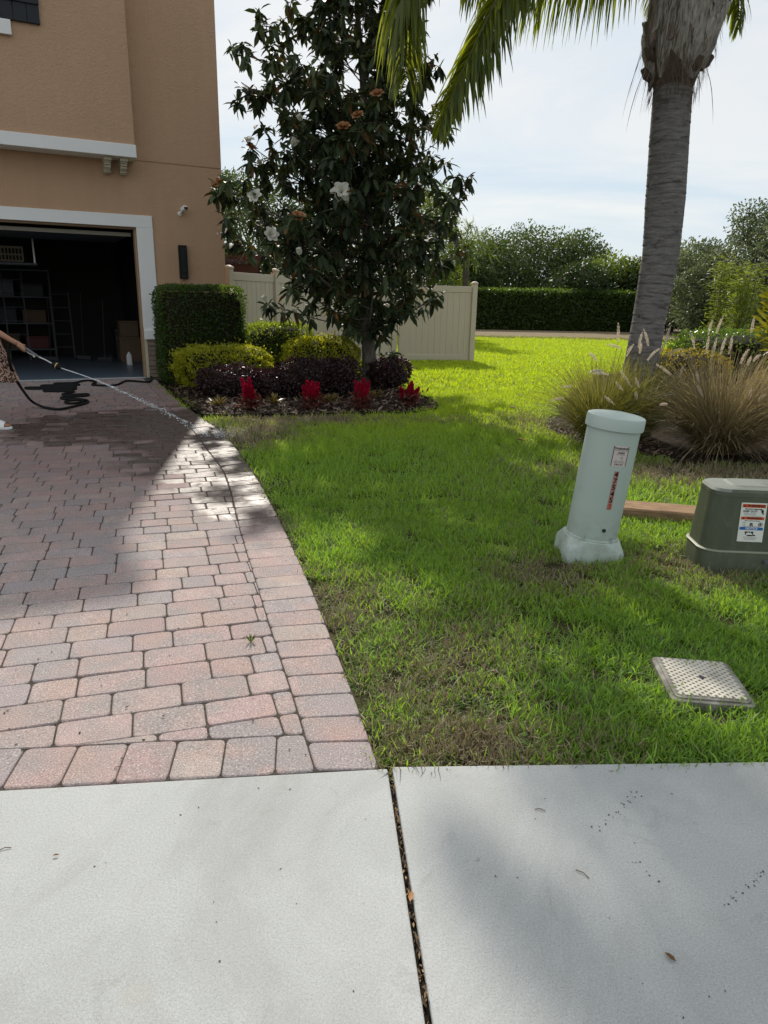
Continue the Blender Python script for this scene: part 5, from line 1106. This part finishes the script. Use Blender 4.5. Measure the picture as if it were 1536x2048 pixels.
E_ = [(0, 1), (1, 2), (2, 3), (3, 4), (4, 5), (5, 6), (6, 7), (7, 8), (3, 9), (9, 10), (10, 11), (11, 12), (12, 13), (3, 14), (14, 15), (15, 16), (16, 17), (17, 18), (0, 19), (19, 20), (20, 21), (21, 22), (22, 23), (23, 24), (0, 25), (25, 26), (26, 27), (27, 28), (28, 29), (29, 30)]
# fingers: bent chains rooted in each palm
def finger(root, base, d1, d2, ln, r_):
    i0 = len(N); base = Vector(base); d1 = Vector(d1).normalized(); d2 = Vector(d2).normalized(); p1 = base + d1 * ln * .42; p2 = p1 + (d1 + d2).normalized() * ln * .32; p3 = p2 + d2 * ln * .26
    for p, rr_ in ((base, r_), (p1, r_ * .95), (p2, r_ * .88), (p3, r_ * .75)): N.append((tuple(p), rr_))
    E_.extend([(root, i0), (i0, i0 + 1), (i0 + 1, i0 + 2), (i0 + 2, i0 + 3)])
for k_, ln in enumerate((.068, .076, .072, .058)): finger(13, HND + Vector((.012 + .016 * k_ - .02, -.024, .018 - .011 * k_)), (.35, -.35, -.75), (-.35, .75, -.35), ln, .0085)
finger(12, HND + Vector((-.02, .022, .02)), (.9, .25, -.25), (.9, -.3, -.35), .06, .0095)
LH = Vector((-.01, .26, .80))
for k_, ln in enumerate((.064, .072, .068, .054)): finger(18, LH + Vector((.02, -.024 + .016 * k_, -.02)), (.4, 0, -.9), (-.1, 0, -1), ln, .0085)
finger(17, LH + Vector((.0, -.028, .02)), (.4, -.35, -.7), (.5, .1, -.9), .055, .0095)
skin_fig('body', N, E_, M['skin'], wom)
hb = MB(); hb.loft([[(.005 + x * .1, y * .088, z) for x, y, _ in superring(0, 0, 0, a, a, 20, 2)] for z, a in ((1.50, .75), (1.56, 1.0), (1.64, 1.12), (1.70, 1.05), (1.745, .7), (1.76, .2))])
for i in range(len(hb.V)):
    x, y, z = hb.V[i]; hb.V[i] = (x if x < .05 else .05 + (x - .05) * (.2 if z < 1.68 else .8), y, z)
hb.build('hair', M['hair'], wom)
fc = MB()
for s in (-1, 1):
    fc.tube([(.112, s * .032, 1.625), (.122, s * .032, 1.625)], .010, 8); fc.tube([(.03, s * .082, 1.60), (.03, s * .094, 1.61), (.025, s * .09, 1.64)], [.012, .014, .010], 6)
fc.tube([(.115, 0, 1.625), (.138, 0, 1.59), (.122, 0, 1.575)], [.008, .014, .008], 8); fc.tube([(.112, -.022, 1.545), (.119, 0, 1.547), (.112, .022, 1.545)], .006, 6); fc.build('face_features', flat_mat('darker_skin', (.26, .11, .075), .5), wom)
dr_ = MB(); rows = []
for z, hx_, hy_, cxx in ((1.40, .08, .15, .0), (1.36, .115, .205, .0), (1.25, .15, .185, .01), (1.10, .142, .165, .005), (1.0, .155, .18, .01), (.88, .185, .205, .01), (.70, .235, .24, .03), (.52, .285, .28, .045)):
    ring = []
    for i in range(56):
        a_ = 2 * math.pi * i / 56; fold = 1 + (.035 * math.sin(9 * a_ + 1) + .02 * math.sin(5 * a_)) * max(0, (1.0 - z) / .5); ring.append((cxx + math.cos(a_) * hx_ * fold, math.sin(a_) * hy_ * fold, z + (.012 * math.sin(5 * a_) if z < .6 else 0)))
    rows.append(ring)
dr_.loft(rows[::-1], cap0=False).build('dress', M['leopard'], wom)
for s in (-1, 1): # short sleeve
    e1 = Vector((0, s * .17, 1.36)); e2 = Vector((.09, -.20, 1.15)) if s < 0 else Vector((-.09, .22, 1.10)); MB().tube([e1 + Vector((0, -s * .05, .02)), e1, e1.lerp(e2, .55), e1.lerp(e2, 1.0)], [.06, .075, .072, .074], 18, cap=False).build('sleeve', M['leopard'], wom)
for (x, y, z, tl) in ((.11, -.104, 0, 0), (-.10, .104, 0, 0)):
    sl = thing_part = MB()
    sl.loft([[(x + (u_ if u_ > 0 else u_ * .95), y + v_, zz) for u_, v_, _ in superring(0, 0, 0, hx_, hy_, 30, 2.6)] for zz, hx_, hy_ in ((.001, .145, .050), (.010, .150, .054), (.024, .150, .054), (.028, .146, .050))])
    so = sl.build('slide', M['white'], wom)
    up_ = MB(); rws = []
    for xx, k_ in ((.0, 1.0), (.04, 1.05), (.085, .92)):
        rws.append([(x + xx, y + math.cos(a_) * .058 * k_, .022 + max(0, math.sin(a_)) * .075 * (1.15 if xx == 0 else 1.0 if xx < .06 else .78)) for a_ in np.linspace(-.05, math.pi + .05, 14)])
    v = [p for r_ in rws for p in r_]; v2 = [(p[0], y + (p[1] - y) * .9, p[2] - .006 if p[2] > .03 else p[2]) for p in v]; f = [(j * 14 + i, j * 14 + i + 1, (j + 1) * 14 + i + 1, (j + 1) * 14 + i) for j in range(2) for i in range(13)]
    up_.add(v + v2, f + [tuple(q_ + 42 for q_ in reversed(t_)) for t_ in f], 0, True).build('strap', M['white'], so)

wl = wom.location
p0 = D(34, 686, 7.76); p1 = D(78, 714, 7.755); p2 = D(104, 727, 7.75); p3 = D(122, 736, 7.75)
wand = thing('spray_wand', 'silver and black hose spray wand held in the right hand', 'spray wand', p0)
w0 = lambda p: Vector(p) - p0
MB().tube([w0(p0) - (p1 - p0) * .35, w0(p0), w0(p0.lerp(p1, .6)), w0(p1)], [.015, .016, .014, .011], 10).build('handle', M['greyplastic'], wand)
MB().tube([w0(p0.lerp(p1, .1)) + Vector((0, 0, -.022)), w0(p0.lerp(p1, .55)) + Vector((0, 0, -.03)), w0(p0.lerp(p1, .85)) + Vector((0, 0, -.012))], .006, 8).build('lever', M['steel'], wand)
MB().tube([w0(p0.lerp(p1, .72)) + Vector((0, 0, -.03)), w0(p0.lerp(p1, .80)) + Vector((0, 0, -.03))], .009, 10).build('lever_knob', M['cream'], wand)
MB().tube([w0(p1), w0(p1.lerp(p2, .5)) + Vector((0, 0, .003)), w0(p2)], [.009, .008, .008], 10).build('barrel', M['steel'], wand)
ax2 = (p3 - p2).normalized()
nzl = MB(); nzl.tube([w0(p2), w0(p2) + ax2 * .018, w0(p2) + ax2 * .02, w0(p2) + ax2 * .075, w0(p2) + ax2 * .078, w0(p2) + ax2 * .095], [.013, .018, .030, .033, .027, .024], 16); no = nzl.build('nozzle_head', M['rubber'], wand)
MB().tube([w0(p2) + ax2 * .045, w0(p2) + ax2 * .056], [.0345, .035], 18).build('ring', M['brass'], no)
# hose
s2 = lambda x, y: G(x / 6.825, 600 + y / 6.825, .015)
s3 = lambda x, y: G(x / 3.072, 400 + y / 3.072, .015)
hpth = [p0 - (p1 - p0) * .30, D(17, 702, 7.80), D(18, 718, 7.82), D(23, 738, 7.9), D(31, 757, 8.1), D(46, 781, 8.7), D(64, 800, 9.4) + Vector((0, 0, -.02)), s2(620, 1470), s2(800, 1492), s2(1000, 1455), s2(1185, 1405), s2(1185, 1370), s2(1080, 1365), s2(900, 1385), s2(920, 1410), s2(1060, 1405), s2(1150, 1375), s2(1080, 1352), s2(860, 1350), s2(850, 1330), s2(1000, 1318), s2(1190, 1305), s2(1180, 1285), s2(900, 1300), s2(860, 1285), s2(980, 1262), s2(980, 1245), s2(640, 1247), s2(640, 1230), s2(980, 1222), s2(985, 1208), s2(420, 1212), s2(410, 1195), s2(980, 1190), s2(985, 1178), s2(600, 1180), s2(620, 1165), s2(1040, 1162), s2(1040, 1150), s2(760, 1152), s2(780, 1138), s2(1010, 1132), s2(1120, 1106), s2(1230, 1100), s2(1310, 1125), s2(1260, 1150), s2(1290, 1162), s3(650, 1140), s3(720, 1135), s3(775, 1112), s3(850, 1115), s3(915, 1118), s3(932, 1098), s3(930, 1082), s3(960, 1070)]
hs = catmull(hpth, 7)
for i, p in enumerate(hs): p.z = max(p.z, .017)
tag(MB().tube(hs, .0165, 9).build('garden_hose', M['rubber']), 'black garden hose looping from the wand to a pile on the pavers', 'hose')
# water
q = NT('water', .05, .5); q.p.inputs['Base Color'].default_value = (.92, .95, .97, 1); q.p.inputs['Transmission Weight'].default_value = .55; q.p.inputs['IOR'].default_value = 1.33; M['water'] = q.m
ws = p2 + ax2 * .10; we = G(418, 872, .01); b = MB(); nst = 34
mid = ws.lerp(we, .5) + Vector((0, 0, .05)); sp_ = catmull([ws, ws.lerp(we, .25) + Vector((0, 0, .045)), mid, ws.lerp(we, .75) + Vector((0, 0, .04)), we], 16)
b.tube(sp_[:26], [.0035 + .003 * rnd.random() for _ in range(26)], 6)
def drop(p, r_, st=1.0, ax=Vector((0, 0, 1))):
    qq = ax.to_track_quat('Z', 'Y').to_matrix(); v = [Vector(p) + qq @ Vector(x) for x in ((r_, 0, 0), (0, r_, 0), (-r_, 0, 0), (0, -r_, 0), (0, 0, r_ * st), (0, 0, -r_ * st))]
    b.add(v, [(0, 1, 4), (1, 2, 4), (2, 3, 4), (3, 0, 4), (1, 0, 5), (2, 1, 5), (3, 2, 5), (0, 3, 5)], 0, True)
dirw = (we - ws).normalized()
for i in range(520):
    t_ = rnd.random() ** .8; k_ = min(int((.18 + .82 * t_) * (len(sp_) - 1)), len(sp_) - 1); sg = .003 + .014 * t_; drop(sp_[k_] + Vector((rnd.gauss(0, sg * 1.6), rnd.gauss(0, sg), rnd.gauss(0, sg))), rnd.uniform(.0015, .0048), rnd.uniform(1.2, 3.2), dirw)
for i in range(420):
    a_ = rnd.uniform(-1.0, .9); r_ = abs(rnd.gauss(0, .20)); drop(we + Vector((math.cos(a_) * r_ + .05, math.sin(a_) * r_, abs(rnd.gauss(0, .045)) * (1.3 - min(1, r_)))), rnd.uniform(.0015, .004), rnd.uniform(1, 1.8))
ob = b.build('water_spray', M['water'], kind='stuff')

# ------------------------------------------------------------------ background trees and hedges
def tree(name, label, loc, ht, rad, n, leaf, mat, trunk_h=None, blobs=14, group=None, rad_y=None, low=.25, sparse=0.0, cat='tree'):
    t = thing(name, label, cat, loc, rnd.random() * 6, group); th = trunk_h or ht * .35
    b = MB(); tops = []
    b.tube([(0, 0, -.1), (.05, .03, th * .6), (0, .1, th)], [.05 + ht * .018, .04 + ht * .014, .03 + ht * .011], 8)
    cs = []
    for i in range(blobs):
        u_ = (i + .5) / blobs; a_ = i * 2.4; zc_ = ht * (low + (.93 - low) * u_); rr_ = rad * math.sin(math.pi * min(.98, .22 + .72 * u_)) ** .7 * rnd.uniform(.45, .95)
        c_ = np.array([math.cos(a_) * rr_, math.sin(a_) * rr_, zc_]); cs.append((c_, rad * rnd.uniform(.26, .48)))
        s = Vector((0, .1, th)) if zc_ > th else Vector((.03, .02, max(.3, zc_ * .6))); e = Vector(c_); b.tube([s, s.lerp(e, .5) + Vector((0, 0, .1)), e], [.02 + ht * .006, .02 + ht * .003, .012], 5, cap=False)
        for k_ in range(3): f_ = e + Vector(rdir(1)[0]) * cs[-1][1] * .8; b.tube([e, f_], [.015, .006], 4, cap=False)
    b.build('trunk', M['oakbark'], t)
    P = []; Nn = []; tint = []
    per = n // blobs
    for c_, r_ in cs:
        d = rdir(per); f_ = rng.random((per, 1)) ** (.35 + sparse); jitter = 1 + .35 * (vnoise(d[:, 0] * 3 + c_[0], d[:, 1] * 3 + d[:, 2] * 4 + c_[2], 4) - .5)
        P.append(c_ + d * f_ * r_ * jitter[:, None] * np.array([1.1, 1.1, .8])); Nn.append(d); tint.append(np.clip(rng.normal(rnd.uniform(.3, .6), .2, per), 0, 1))
    P = np.concatenate(P); Nn = np.concatenate(Nn); k_ = len(P); P[:, 2] = np.maximum(P[:, 2], .15)
    leaves('crown', mat, t, P, Nn + rdir(k_) * 1.1, Nn + rdir(k_) + np.array([0, 0, .6]), leaf * rng.uniform(.6, 1.3, k_), leaf * .55, np.concatenate(tint), 'dia')
    return t
M['oak'] = leaf_mat('oak_leaf', (0.026, 0.046, 0.016), (0.105, 0.15, 0.045), (0.16, 0.23, 0.04), .32, .5, .35)
M['olive_lf'] = leaf_mat('grey_green_leaf', (0.045, 0.062, 0.032), (0.16, 0.19, 0.10), (0.2, 0.25, 0.09), .32, .5, .35)
M['bright_lf'] = leaf_mat('bright_tree_leaf', (0.04, 0.075, 0.014), (0.16, 0.22, 0.035), (0.28, 0.36, 0.03), .36, .5, .35)
M['dark_lf'] = leaf_mat('deep_green_leaf', (0.010, 0.022, 0.008), (0.045, 0.075, 0.02), (0.08, 0.13, 0.02), .28, .5, .35)
def at(px, Y, z=0): d = ray(px, 640); return (d.x / d.y * Y, Y, z)
bg_trees = [(985, 50, 6.7, 3.1, 'oak', 'round oak at the left of the gap beyond the far hedge'), (1060, 52, 7.5, 3.4, 'oak', 'taller oak just left of the palm trunk beyond the hedge'), (1140, 52, 7.2, 2.7, 'oak', 'loose crowned oak nearest the palm trunk beyond the hedge'), (1222, 47, 4.9, 2.5, 'bright_lf', 'lower bright tree filling the gap left of the palm trunk'),
            (1165, 45, 4.2, 2.3, 'dark_lf', 'low spreading dark tree in front of the far hedge end'), (1275, 46, 4.6, 2.6, 'dark_lf', 'dark tree directly behind the palm trunk'), (1345, 45, 5.4, 2.6, 'bright_lf', 'green tree just right of the palm trunk'), (1385, 40, 5.6, 2.4, 'olive_lf', 'grey green tree right of the palm trunk'), (1425, 36, 4.4, 2.0, 'olive_lf', 'grey green bushy tree above the clipped hedge'),
            (1495, 36, 7.6, 2.3, 'olive_lf', 'tallest airy tree at the right edge'), (1560, 33, 6.3, 2.6, 'olive_lf', 'airy tree cut off by the right edge'), (1640, 36, 7.0, 3.0, 'oak', 'oak just outside the right edge'), (930, 47, 5.6, 2.4, 'oak', 'oak showing just over the fence end')]
for (px, Y, h, r_, mt_, lab) in bg_trees:
    tree('background_tree', lab, at(px, Y), h * .85, r_, 11000, .22 if Y > 40 else .17, M[mt_], blobs=22, group='trees beyond the lawn', sparse=.25 if 'airy' in lab else 0, low=.12)
lb = [(452, 27, 5.9, 2.0, 'oak', 'shaded tree showing between the house and magnolia'), (520, 30, 6.4, 2.4, 'oak', 'oak behind the magnolia on its left'), (600, 28, 5.4, 2.2, 'dark_lf', 'dark tree above the fence behind the magnolia'), (690, 31, 5.6, 2.4, 'dark_lf', 'dark tree behind the magnolia trunk'), (790, 33, 6.3, 2.6, 'oak', 'oak behind the magnolia on its right'), (868, 31, 6.1, 1.5, 'bright_lf', 'bright tree at the right side of the magnolia crown'), (395, 30, 6.4, 2.6, 'oak', 'oak behind the house corner')]
for (px, Y, h, r_, mt_, lab) in lb: tree('background_tree', lab, at(px, Y), h, r_, 9000, .12, M[mt_], blobs=20, group='trees behind the fence', low=.15)
tree('background_tree', 'low dark shrubby tree over the pergola end', at(560, 23), 3.1, 1.6, 4200, .12, M['dark_lf'], blobs=14, group='trees behind the fence', low=.2)
# far clipped hedge
FH = thing('far_hedge', 'long dark clipped hedge at the far edge of the lawn', 'hedge', (9.6, 43.5, 0), R(3)); n = 16000
P = np.stack([rng.uniform(-6.2, 5.0, n), np.zeros(n), rng.uniform(0, 2.2, n)], 1); onf = rng.random(n) < .6; P[:, 1] = np.where(onf, -.75 + rng.normal(0, .06, n), rng.uniform(-.75, .75, n)); P[~onf, 2] = 2.12 + rng.normal(0, .07, (~onf).sum())
leaves('foliage', M['lf_dark'], FH, P, rdir(n) + np.array([0, -.4, .4]), rdir(n) + np.array([0, -.6, .5]), rng.uniform(.10, .2, n), .09, rng.random(n)); MB().bx(-6.1, 4.9, -.68, .68, 0, 2.02).build('twig_core', M['twig'], FH)  # box core added behind the leaves to stop light passing through
# bamboo-like upright shrubs and a small palm
M['bamboo'] = leaf_mat('bamboo_leaf', (0.055, 0.085, 0.014), (0.23, 0.28, 0.04), (0.32, 0.38, 0.04), .38, .5, .3)
for (px, Y, h, lab) in ((1452, 24, 3.1, 'upright yellow green bamboo clump left of the croton'), (1490, 22, 2.6, 'shorter yellow green bamboo clump behind the croton')):
    t = thing('bamboo_clump', lab, 'bamboo', at(px, Y)); b = MB(); PP = []; DD = []
    for i in range(16):
        a_ = rnd.random() * 6.28; x, y = rnd.gauss(0, .22), rnd.gauss(0, .22); hh = h * rnd.uniform(.7, 1.05); tx2, ty2 = x + math.cos(a_) * .3, y + math.sin(a_) * .3; b.tube([(x, y, 0), (tx2, ty2, hh)], [.016, .006], 5)
        for k_ in range(150):
            u_ = rnd.random() ** .7; PP.append((x + (tx2 - x) * u_ + rnd.gauss(0, .14), y + (ty2 - y) * u_ + rnd.gauss(0, .14), hh * (.1 + .9 * u_) + rnd.gauss(0, .06))); DD.append((rnd.gauss(0, 1), rnd.gauss(0, 1), rnd.uniform(-.3, .6)))
    b.build('stem', M['oakbark'], t); n = len(PP); leaves('foliage', M['bamboo'], t, PP, DD, rdir(n) + np.array([0, 0, 1]), rng.uniform(.12, .24, n), .035, rng.random(n))
t = thing('small_palm', 'small fan of palm fronds peeking over the fence end', 'palm tree', at(925, 27)); MB().tube([(0, 0, 0), (.05, 0, 2.0), (0, 0, 3.4)], [.13, .11, .10], 10).build('trunk', M['oakbark'], t)
P0, dr = [], []
for i in range(26):
    a_ = rnd.random() * 6.28; el_ = rnd.uniform(-.4, 1.1); dd = Vector((math.cos(a_) * math.cos(el_), math.sin(a_) * math.cos(el_), math.sin(el_)))
    for k_ in range(26): u_ = .1 + .04 * k_; P0.append(Vector((0, 0, 3.4)) + dd * u_ + Vector((0, 0, -.25 * u_ * u_))); dr.append(dd * .8 + Vector(rdir(1)[0]) * .8)
A_, T_, t2 = strips([tuple(p) for p in P0], [tuple(d) for d in dr], rng.uniform(.25, .5, len(P0)), .03, rng.random(len(P0)), 3, .8, .2); fast_mesh('crown', A_, T_, t2, M['bright_lf'], t, 'stuff')

# leaf litter strip beyond the lawn
MB().add([(-12, 33.5, -.024), (30, 32.0, -.024), (60, 47, -.024), (-12, 52, -.024)], [(0, 1, 2, 3)]).build('leaf_litter_strip', M['litter'], kind='structure')

# ------------------------------------------------------------------ lawn
tufts = bpy.data.collections.new('tufts')     # source tufts for the lawn, not linked to the scene
NV = 10
def tuft(i, nb, rad_, ln, wd, lean_s):
    a = rng.random(nb) * 6.28; r_ = rad_ * np.sqrt(rng.random(nb)); P = np.stack([np.cos(a) * r_, np.sin(a) * r_, np.zeros(nb)], 1)
    az = rng.random(nb) * 6.28; lean = np.abs(rng.normal(0, lean_s, nb)) + .1; d = np.stack([np.cos(az) * lean, np.sin(az) * lean, np.ones(nb)], 1)
    A_, T_, t2 = strips(P, d, ln * rng.uniform(.5, 1.2, nb), wd, np.clip(rng.normal(.45, .27, nb), 0, 1), 3, .75, .3)
    o = fast_mesh('tuft%02d' % i, A_, T_, t2, M['blade']); pv = rng.random(nb); pv[:max(2, nb // 24)] = .99; pk = np.repeat(pv, 8).astype(np.float32)
    at_ = o.data.attributes.new('pick', 'FLOAT', 'POINT'); at_.data.foreach_set('value', pk); COL.objects.unlink(o); tufts.objects.link(o)
for i in range(5): tuft(i, 62, .075, .062, .0056, .85)          # near
for i in range(5, 8): tuft(i, 44, .13, .085, .0085, .7)          # middle
for i in range(8, 10): tuft(i, 60, .26, .085, .016, .6)          # far
def blob(x, y, cx, cy, rx, ry): return np.clip(1.25 - np.sqrt(((x - cx) / rx) ** 2 + ((y - cy) / ry) ** 2), 0, 1)
def dryness(x, y):
    n1 = vnoise(x * 3.2, y * 3.2, 1); n2 = vnoise(x * 9, y * 9, 2); n3 = vnoise(x * .9, y * .9, 3)
    d = .05 + 0 * x
    d = np.maximum(d, blob(x, y, .18, 2.75, .62, 1.0) * .46); d = np.maximum(d, blob(x, y, .2, 2.1, .75, .28) * .6); d = np.maximum(d, blob(x, y, -.15, 3.2, .4, .7) * .6); d = np.maximum(d, blob(x, y, .95, 3.75, .5, .4) * .45)
    d = np.maximum(d, blob(x, y, -1.55, 7.9, .75, 1.1) * .75); d = np.maximum(d, blob(x, y, -1.0, 8.95, 1.6, .5) * .75); d = np.maximum(d, blob(x, y, .5, 9.1, 1.2, .4) * .4)
    d = np.maximum(d, blob(x, y, 2.9, 6.35, 1.7, .6) * .75); d = np.maximum(d, blob(x, y, 1.9, 9.0, .8, 1.0) * .5); d = np.maximum(d, blob(x, y, 1.9, 3.9, .6, .5) * .45)
    ed = np.clip(1 - (x - outer_x(y)) / .16, 0, 1) * (y < 9); d = np.maximum(d, ed * .45)
    d = np.maximum(d, np.where(y > 31.2, .55, 0))
    return np.clip(d * (.45 + .75 * n1 + .45 * n2 - .1) + .12 * (n3 - .5), 0, 1)
pts_l = []
def scatter(y0, y1, dens, ids, smin, smax):
    xa, xb = -.64 * y1 - .8, .64 * y1 + 1.0; n = int((xb - xa) * (y1 - y0) * dens); x = rng.uniform(xa, xb, n); y = rng.uniform(y0, y1, n)
    ok = (np.abs(x) < .64 * y + 1.0) & (x > np.where(y < 13, outer_x(y), -2.6) + .035)
    ok &= ~inpoly(x, y, [(p[0], p[1]) for p in BED]) & ~inpoly(x, y, RB)
    front = np.interp(x, [-1, .05, .65, 9], [1.9, 1.995, 2.03, 2.62]); ok &= y > front + .006
    lx = (x - 1.295) * math.cos(-.07) - (y - 2.575) * math.sin(.07); ok &= ~((np.abs(x - 1.295) < .135) & (np.abs(y - 2.59) < .14)); ok &= ~((np.abs(x - 1.262) < .165) & (np.abs(y - 4.14) < .15)); ok &= ~((np.abs(x - 2.285) < .43) & (np.abs(y - 4.03) < .165))
    ok &= ~((np.abs(x - 2.08) < .58) & (np.abs(y - 4.93 + (x - 2.08) * .25) < .10))
    dr_ = dryness(x, y); bare = (blob(x, y, .86, 2.98, .16, .10) + blob(x, y, .93, 2.62, .13, .08) + blob(x, y, 1.0, 3.9, .12, .09) + blob(x, y, 1.66, 3.2, .12, .12)); ok &= rng.random(n) > np.clip(bare * 1.3, 0, .93)
    ok &= rng.random(n) > .15 * dr_
    x, y, dr_ = x[ok], y[ok], dr_[ok]; n = len(x)
    sun_hue = np.clip((y - 6.5) / 5, 0, 1) * .9 + .20 * vnoise(x * 1.1, y * 1.1, 5) + .10 * vnoise(x * 5, y * 5, 6) + .10 * np.sin((x * .8 + y * .55) * 1.6) * (y > 9)  # sunlit brightness of the far lawn painted in by distance, plus random patches
    pts_l.append(np.stack([x, y, np.full(n, -.030), rng.random(n) * 6.28, rng.uniform(smin, smax, n) * (1 - .30 * dr_), rng.choice(ids, n), dr_, np.clip(sun_hue, 0, 1)], 1))
scatter(1.95, 2.25, 420, [0, 1, 2, 3, 4], .8, 1.25); scatter(1.95, 5.2, 330, [0, 1, 2, 3, 4], .75, 1.15); scatter(5.2, 12.5, 130, [5, 6, 7], .8, 1.15); scatter(12.5, 33.5, 50, [8, 9], .8, 1.2)
A = np.concatenate(pts_l); n = len(A)
me = bpy.data.meshes.new('lawn_grass'); me.vertices.add(n); me.vertices.foreach_set('co', A[:, :3].astype(np.float32).ravel())
def addat(nm, ty, v):
    a_ = me.attributes.new(nm, ty, 'POINT'); a_.data.foreach_set('vector' if ty == 'FLOAT_VECTOR' else 'value', v)
rot = np.zeros((n, 3), np.float32); rot[:, 2] = A[:, 3]; rot[:, :2] = rng.normal(0, .10, (n, 2))
addat('rot', 'FLOAT_VECTOR', rot.ravel()); addat('scl', 'FLOAT', A[:, 4].astype(np.float32)); addat('idx', 'INT', A[:, 5].astype(np.int32)); addat('dry', 'FLOAT', A[:, 6].astype(np.float32)); addat('sun_hue', 'FLOAT', A[:, 7].astype(np.float32))
lawn = link('lawn_grass', me, None, 'stuff'); lawn['label'] = 'green lawn with dry straw coloured patches'
me.materials.append(M['blade'])
ng = bpy.data.node_groups.new('grass_instances', 'GeometryNodeTree'); ng.interface.new_socket('Geometry', in_out='INPUT', socket_type='NodeSocketGeometry'); ng.interface.new_socket('Geometry', in_out='OUTPUT', socket_type='NodeSocketGeometry')
gi = ng.nodes.new('NodeGroupInput'); go = ng.nodes.new('NodeGroupOutput'); iop = ng.nodes.new('GeometryNodeInstanceOnPoints'); ci = ng.nodes.new('GeometryNodeCollectionInfo')
ci.inputs['Collection'].default_value = tufts; ci.inputs['Separate Children'].default_value = True; ci.inputs['Reset Children'].default_value = True
def na(nm, ty):
    q_ = ng.nodes.new('GeometryNodeInputNamedAttribute'); q_.data_type = ty; q_.inputs['Name'].default_value = nm; return q_.outputs['Attribute']
ng.links.new(gi.outputs[0], iop.inputs['Points']); ng.links.new(ci.outputs[0], iop.inputs['Instance']); iop.inputs['Pick Instance'].default_value = True
ng.links.new(na('idx', 'INT'), iop.inputs['Instance Index']); ng.links.new(na('rot', 'FLOAT_VECTOR'), iop.inputs['Rotation']); ng.links.new(na('scl', 'FLOAT'), iop.inputs['Scale']); ng.links.new(iop.outputs[0], go.inputs[0])
md = lawn.modifiers.new('grass', 'NODES'); md.node_group = ng

# ------------------------------------------------------------------ small things lying about
M['dryleaf'] = leaf_mat('fallen_leaf', (.10, .05, .02), (.36, .17, .06), rough=.7)
def fallen(px, py, ln, lab, tint=.5, rz=0.0):
    V_, T_, tt = leaf_arrays([(0, 0, 0)], [(1, 0, 0)], [(0, 0, 1)], ln, ln * .42, tint, 'ell', fold=.3); V_[:, 2] += .25 * ln * (V_[:, 0] / ln - .5) ** 2 + .001
    o = fast_mesh('fallen_leaf', V_, T_, tt, M['dryleaf']); o.location = G(px, py, .003); o.rotation_euler = (0, 0, rz); tag(o, lab, 'leaf')
fallen(820, 1805, .035, 'orange brown leaf stuck in the sidewalk joint', .95, 1.4); fallen(1352, 1925, .03, 'curled brown leaf on the shaded sidewalk slab', .15, 2.2); fallen(105, 1712, .018, 'tiny dry leaf on the left sidewalk slab', .3, .2)
def twig(px, py, ln, lab, rz):
    o = MB().tube([(-ln / 2, 0, 0), (0, .004, .002), (ln / 2, 0, 0)], .0012, 5).build('twig', M['card']); o.location = G(px, py, .0025); o.rotation_euler = (0, 0, rz); tag(o, lab, 'twig')
twig(1165, 1748, .04, 'thin straw twig near the middle of the right slab', -.8); twig(1080, 1620, .03, 'short dark twig near the grass edge of the right slab', -.2); twig(10, 1698, .03, 'short twig at the left edge of the sidewalk', .4); twig(235, 1535, .022, 'tiny stick lying on a front row paver', .7)
fk = []
for (xa, ya, xb, yb, k_) in ((1190, 1662, 1282, 1575, 24), (1455, 1812, 1536, 1738, 22), (1245, 1700, 1350, 1790, 8), (900, 1560, 1536, 1640, 6), (830, 1650, 1500, 2040, 10), (60, 1620, 760, 1980, 9), (420, 1560, 520, 1590, 5)):
    for _ in range(k_):
        u_ = rnd.random(); sx_ = 6 if k_ in (24, 22, 8) else 60; fk.append(G(xa + (xb - xa) * u_ + rnd.gauss(0, sx_), ya + (yb - ya) * u_ + rnd.gauss(0, sx_), .0012))
fk = [p for p in fk if p.y < 1.88]; nfk = len(fk)
leaves('dirt_flecks', flat_mat('dark_dirt', (.07, .06, .05), .9, .1), sw, [tuple(p) for p in fk], rdir(nfk) * np.array([1, 1, .05]), rdir(nfk) * .1 + np.array([0, 0, 1]), rng.uniform(.002, .009, nfk), rng.uniform(.002, .005, nfk), rng.random(nfk), 'ell', fold=.1)
fk = [G(rnd.uniform(0, 640), rnd.uniform(1000, 1520), .002) for _ in range(70)]; fk = [p for p in fk if p.x < outer_x(p.y) - .03]; nfk = len(fk)
leaves('paver_debris', flat_mat('dark_dirt2', (.05, .04, .03), .9, .1), drive, [tuple(p) for p in fk], rdir(nfk) * np.array([1, 1, .05]), rdir(nfk) * .1 + np.array([0, 0, 1]), rng.uniform(.005, .016, nfk), rng.uniform(.003, .008, nfk), rng.random(nfk), 'ell', fold=.2)
for (px, py, lab) in ((1042, 795, 'dark fallen leaf on the sunlit lawn beyond the pedestal'), (1018, 822, 'pale fallen leaf on the lawn nearer the magnolia bed'), (1052, 890, 'brown fallen leaf on the lawn left of the pedestal top')):
    fallen(px, py, .11, lab, rnd.random(), rnd.random() * 6); bpy.context.scene.objects[-1].location.z = .045
b = MB()
V_, T_, tt = leaf_arrays([(0, 0, 0)] * 14, [(math.cos(i), math.sin(i), 1.2) for i in range(14)], [(0, 0, 1)] * 14, .045, .007, rng.random(14), 'dia'); o = fast_mesh('weed', V_, T_, tt, M['lf_dark']); o.location = G(502, 1285, -.004); tag(o, 'tiny weed growing from a paver joint', 'weed')
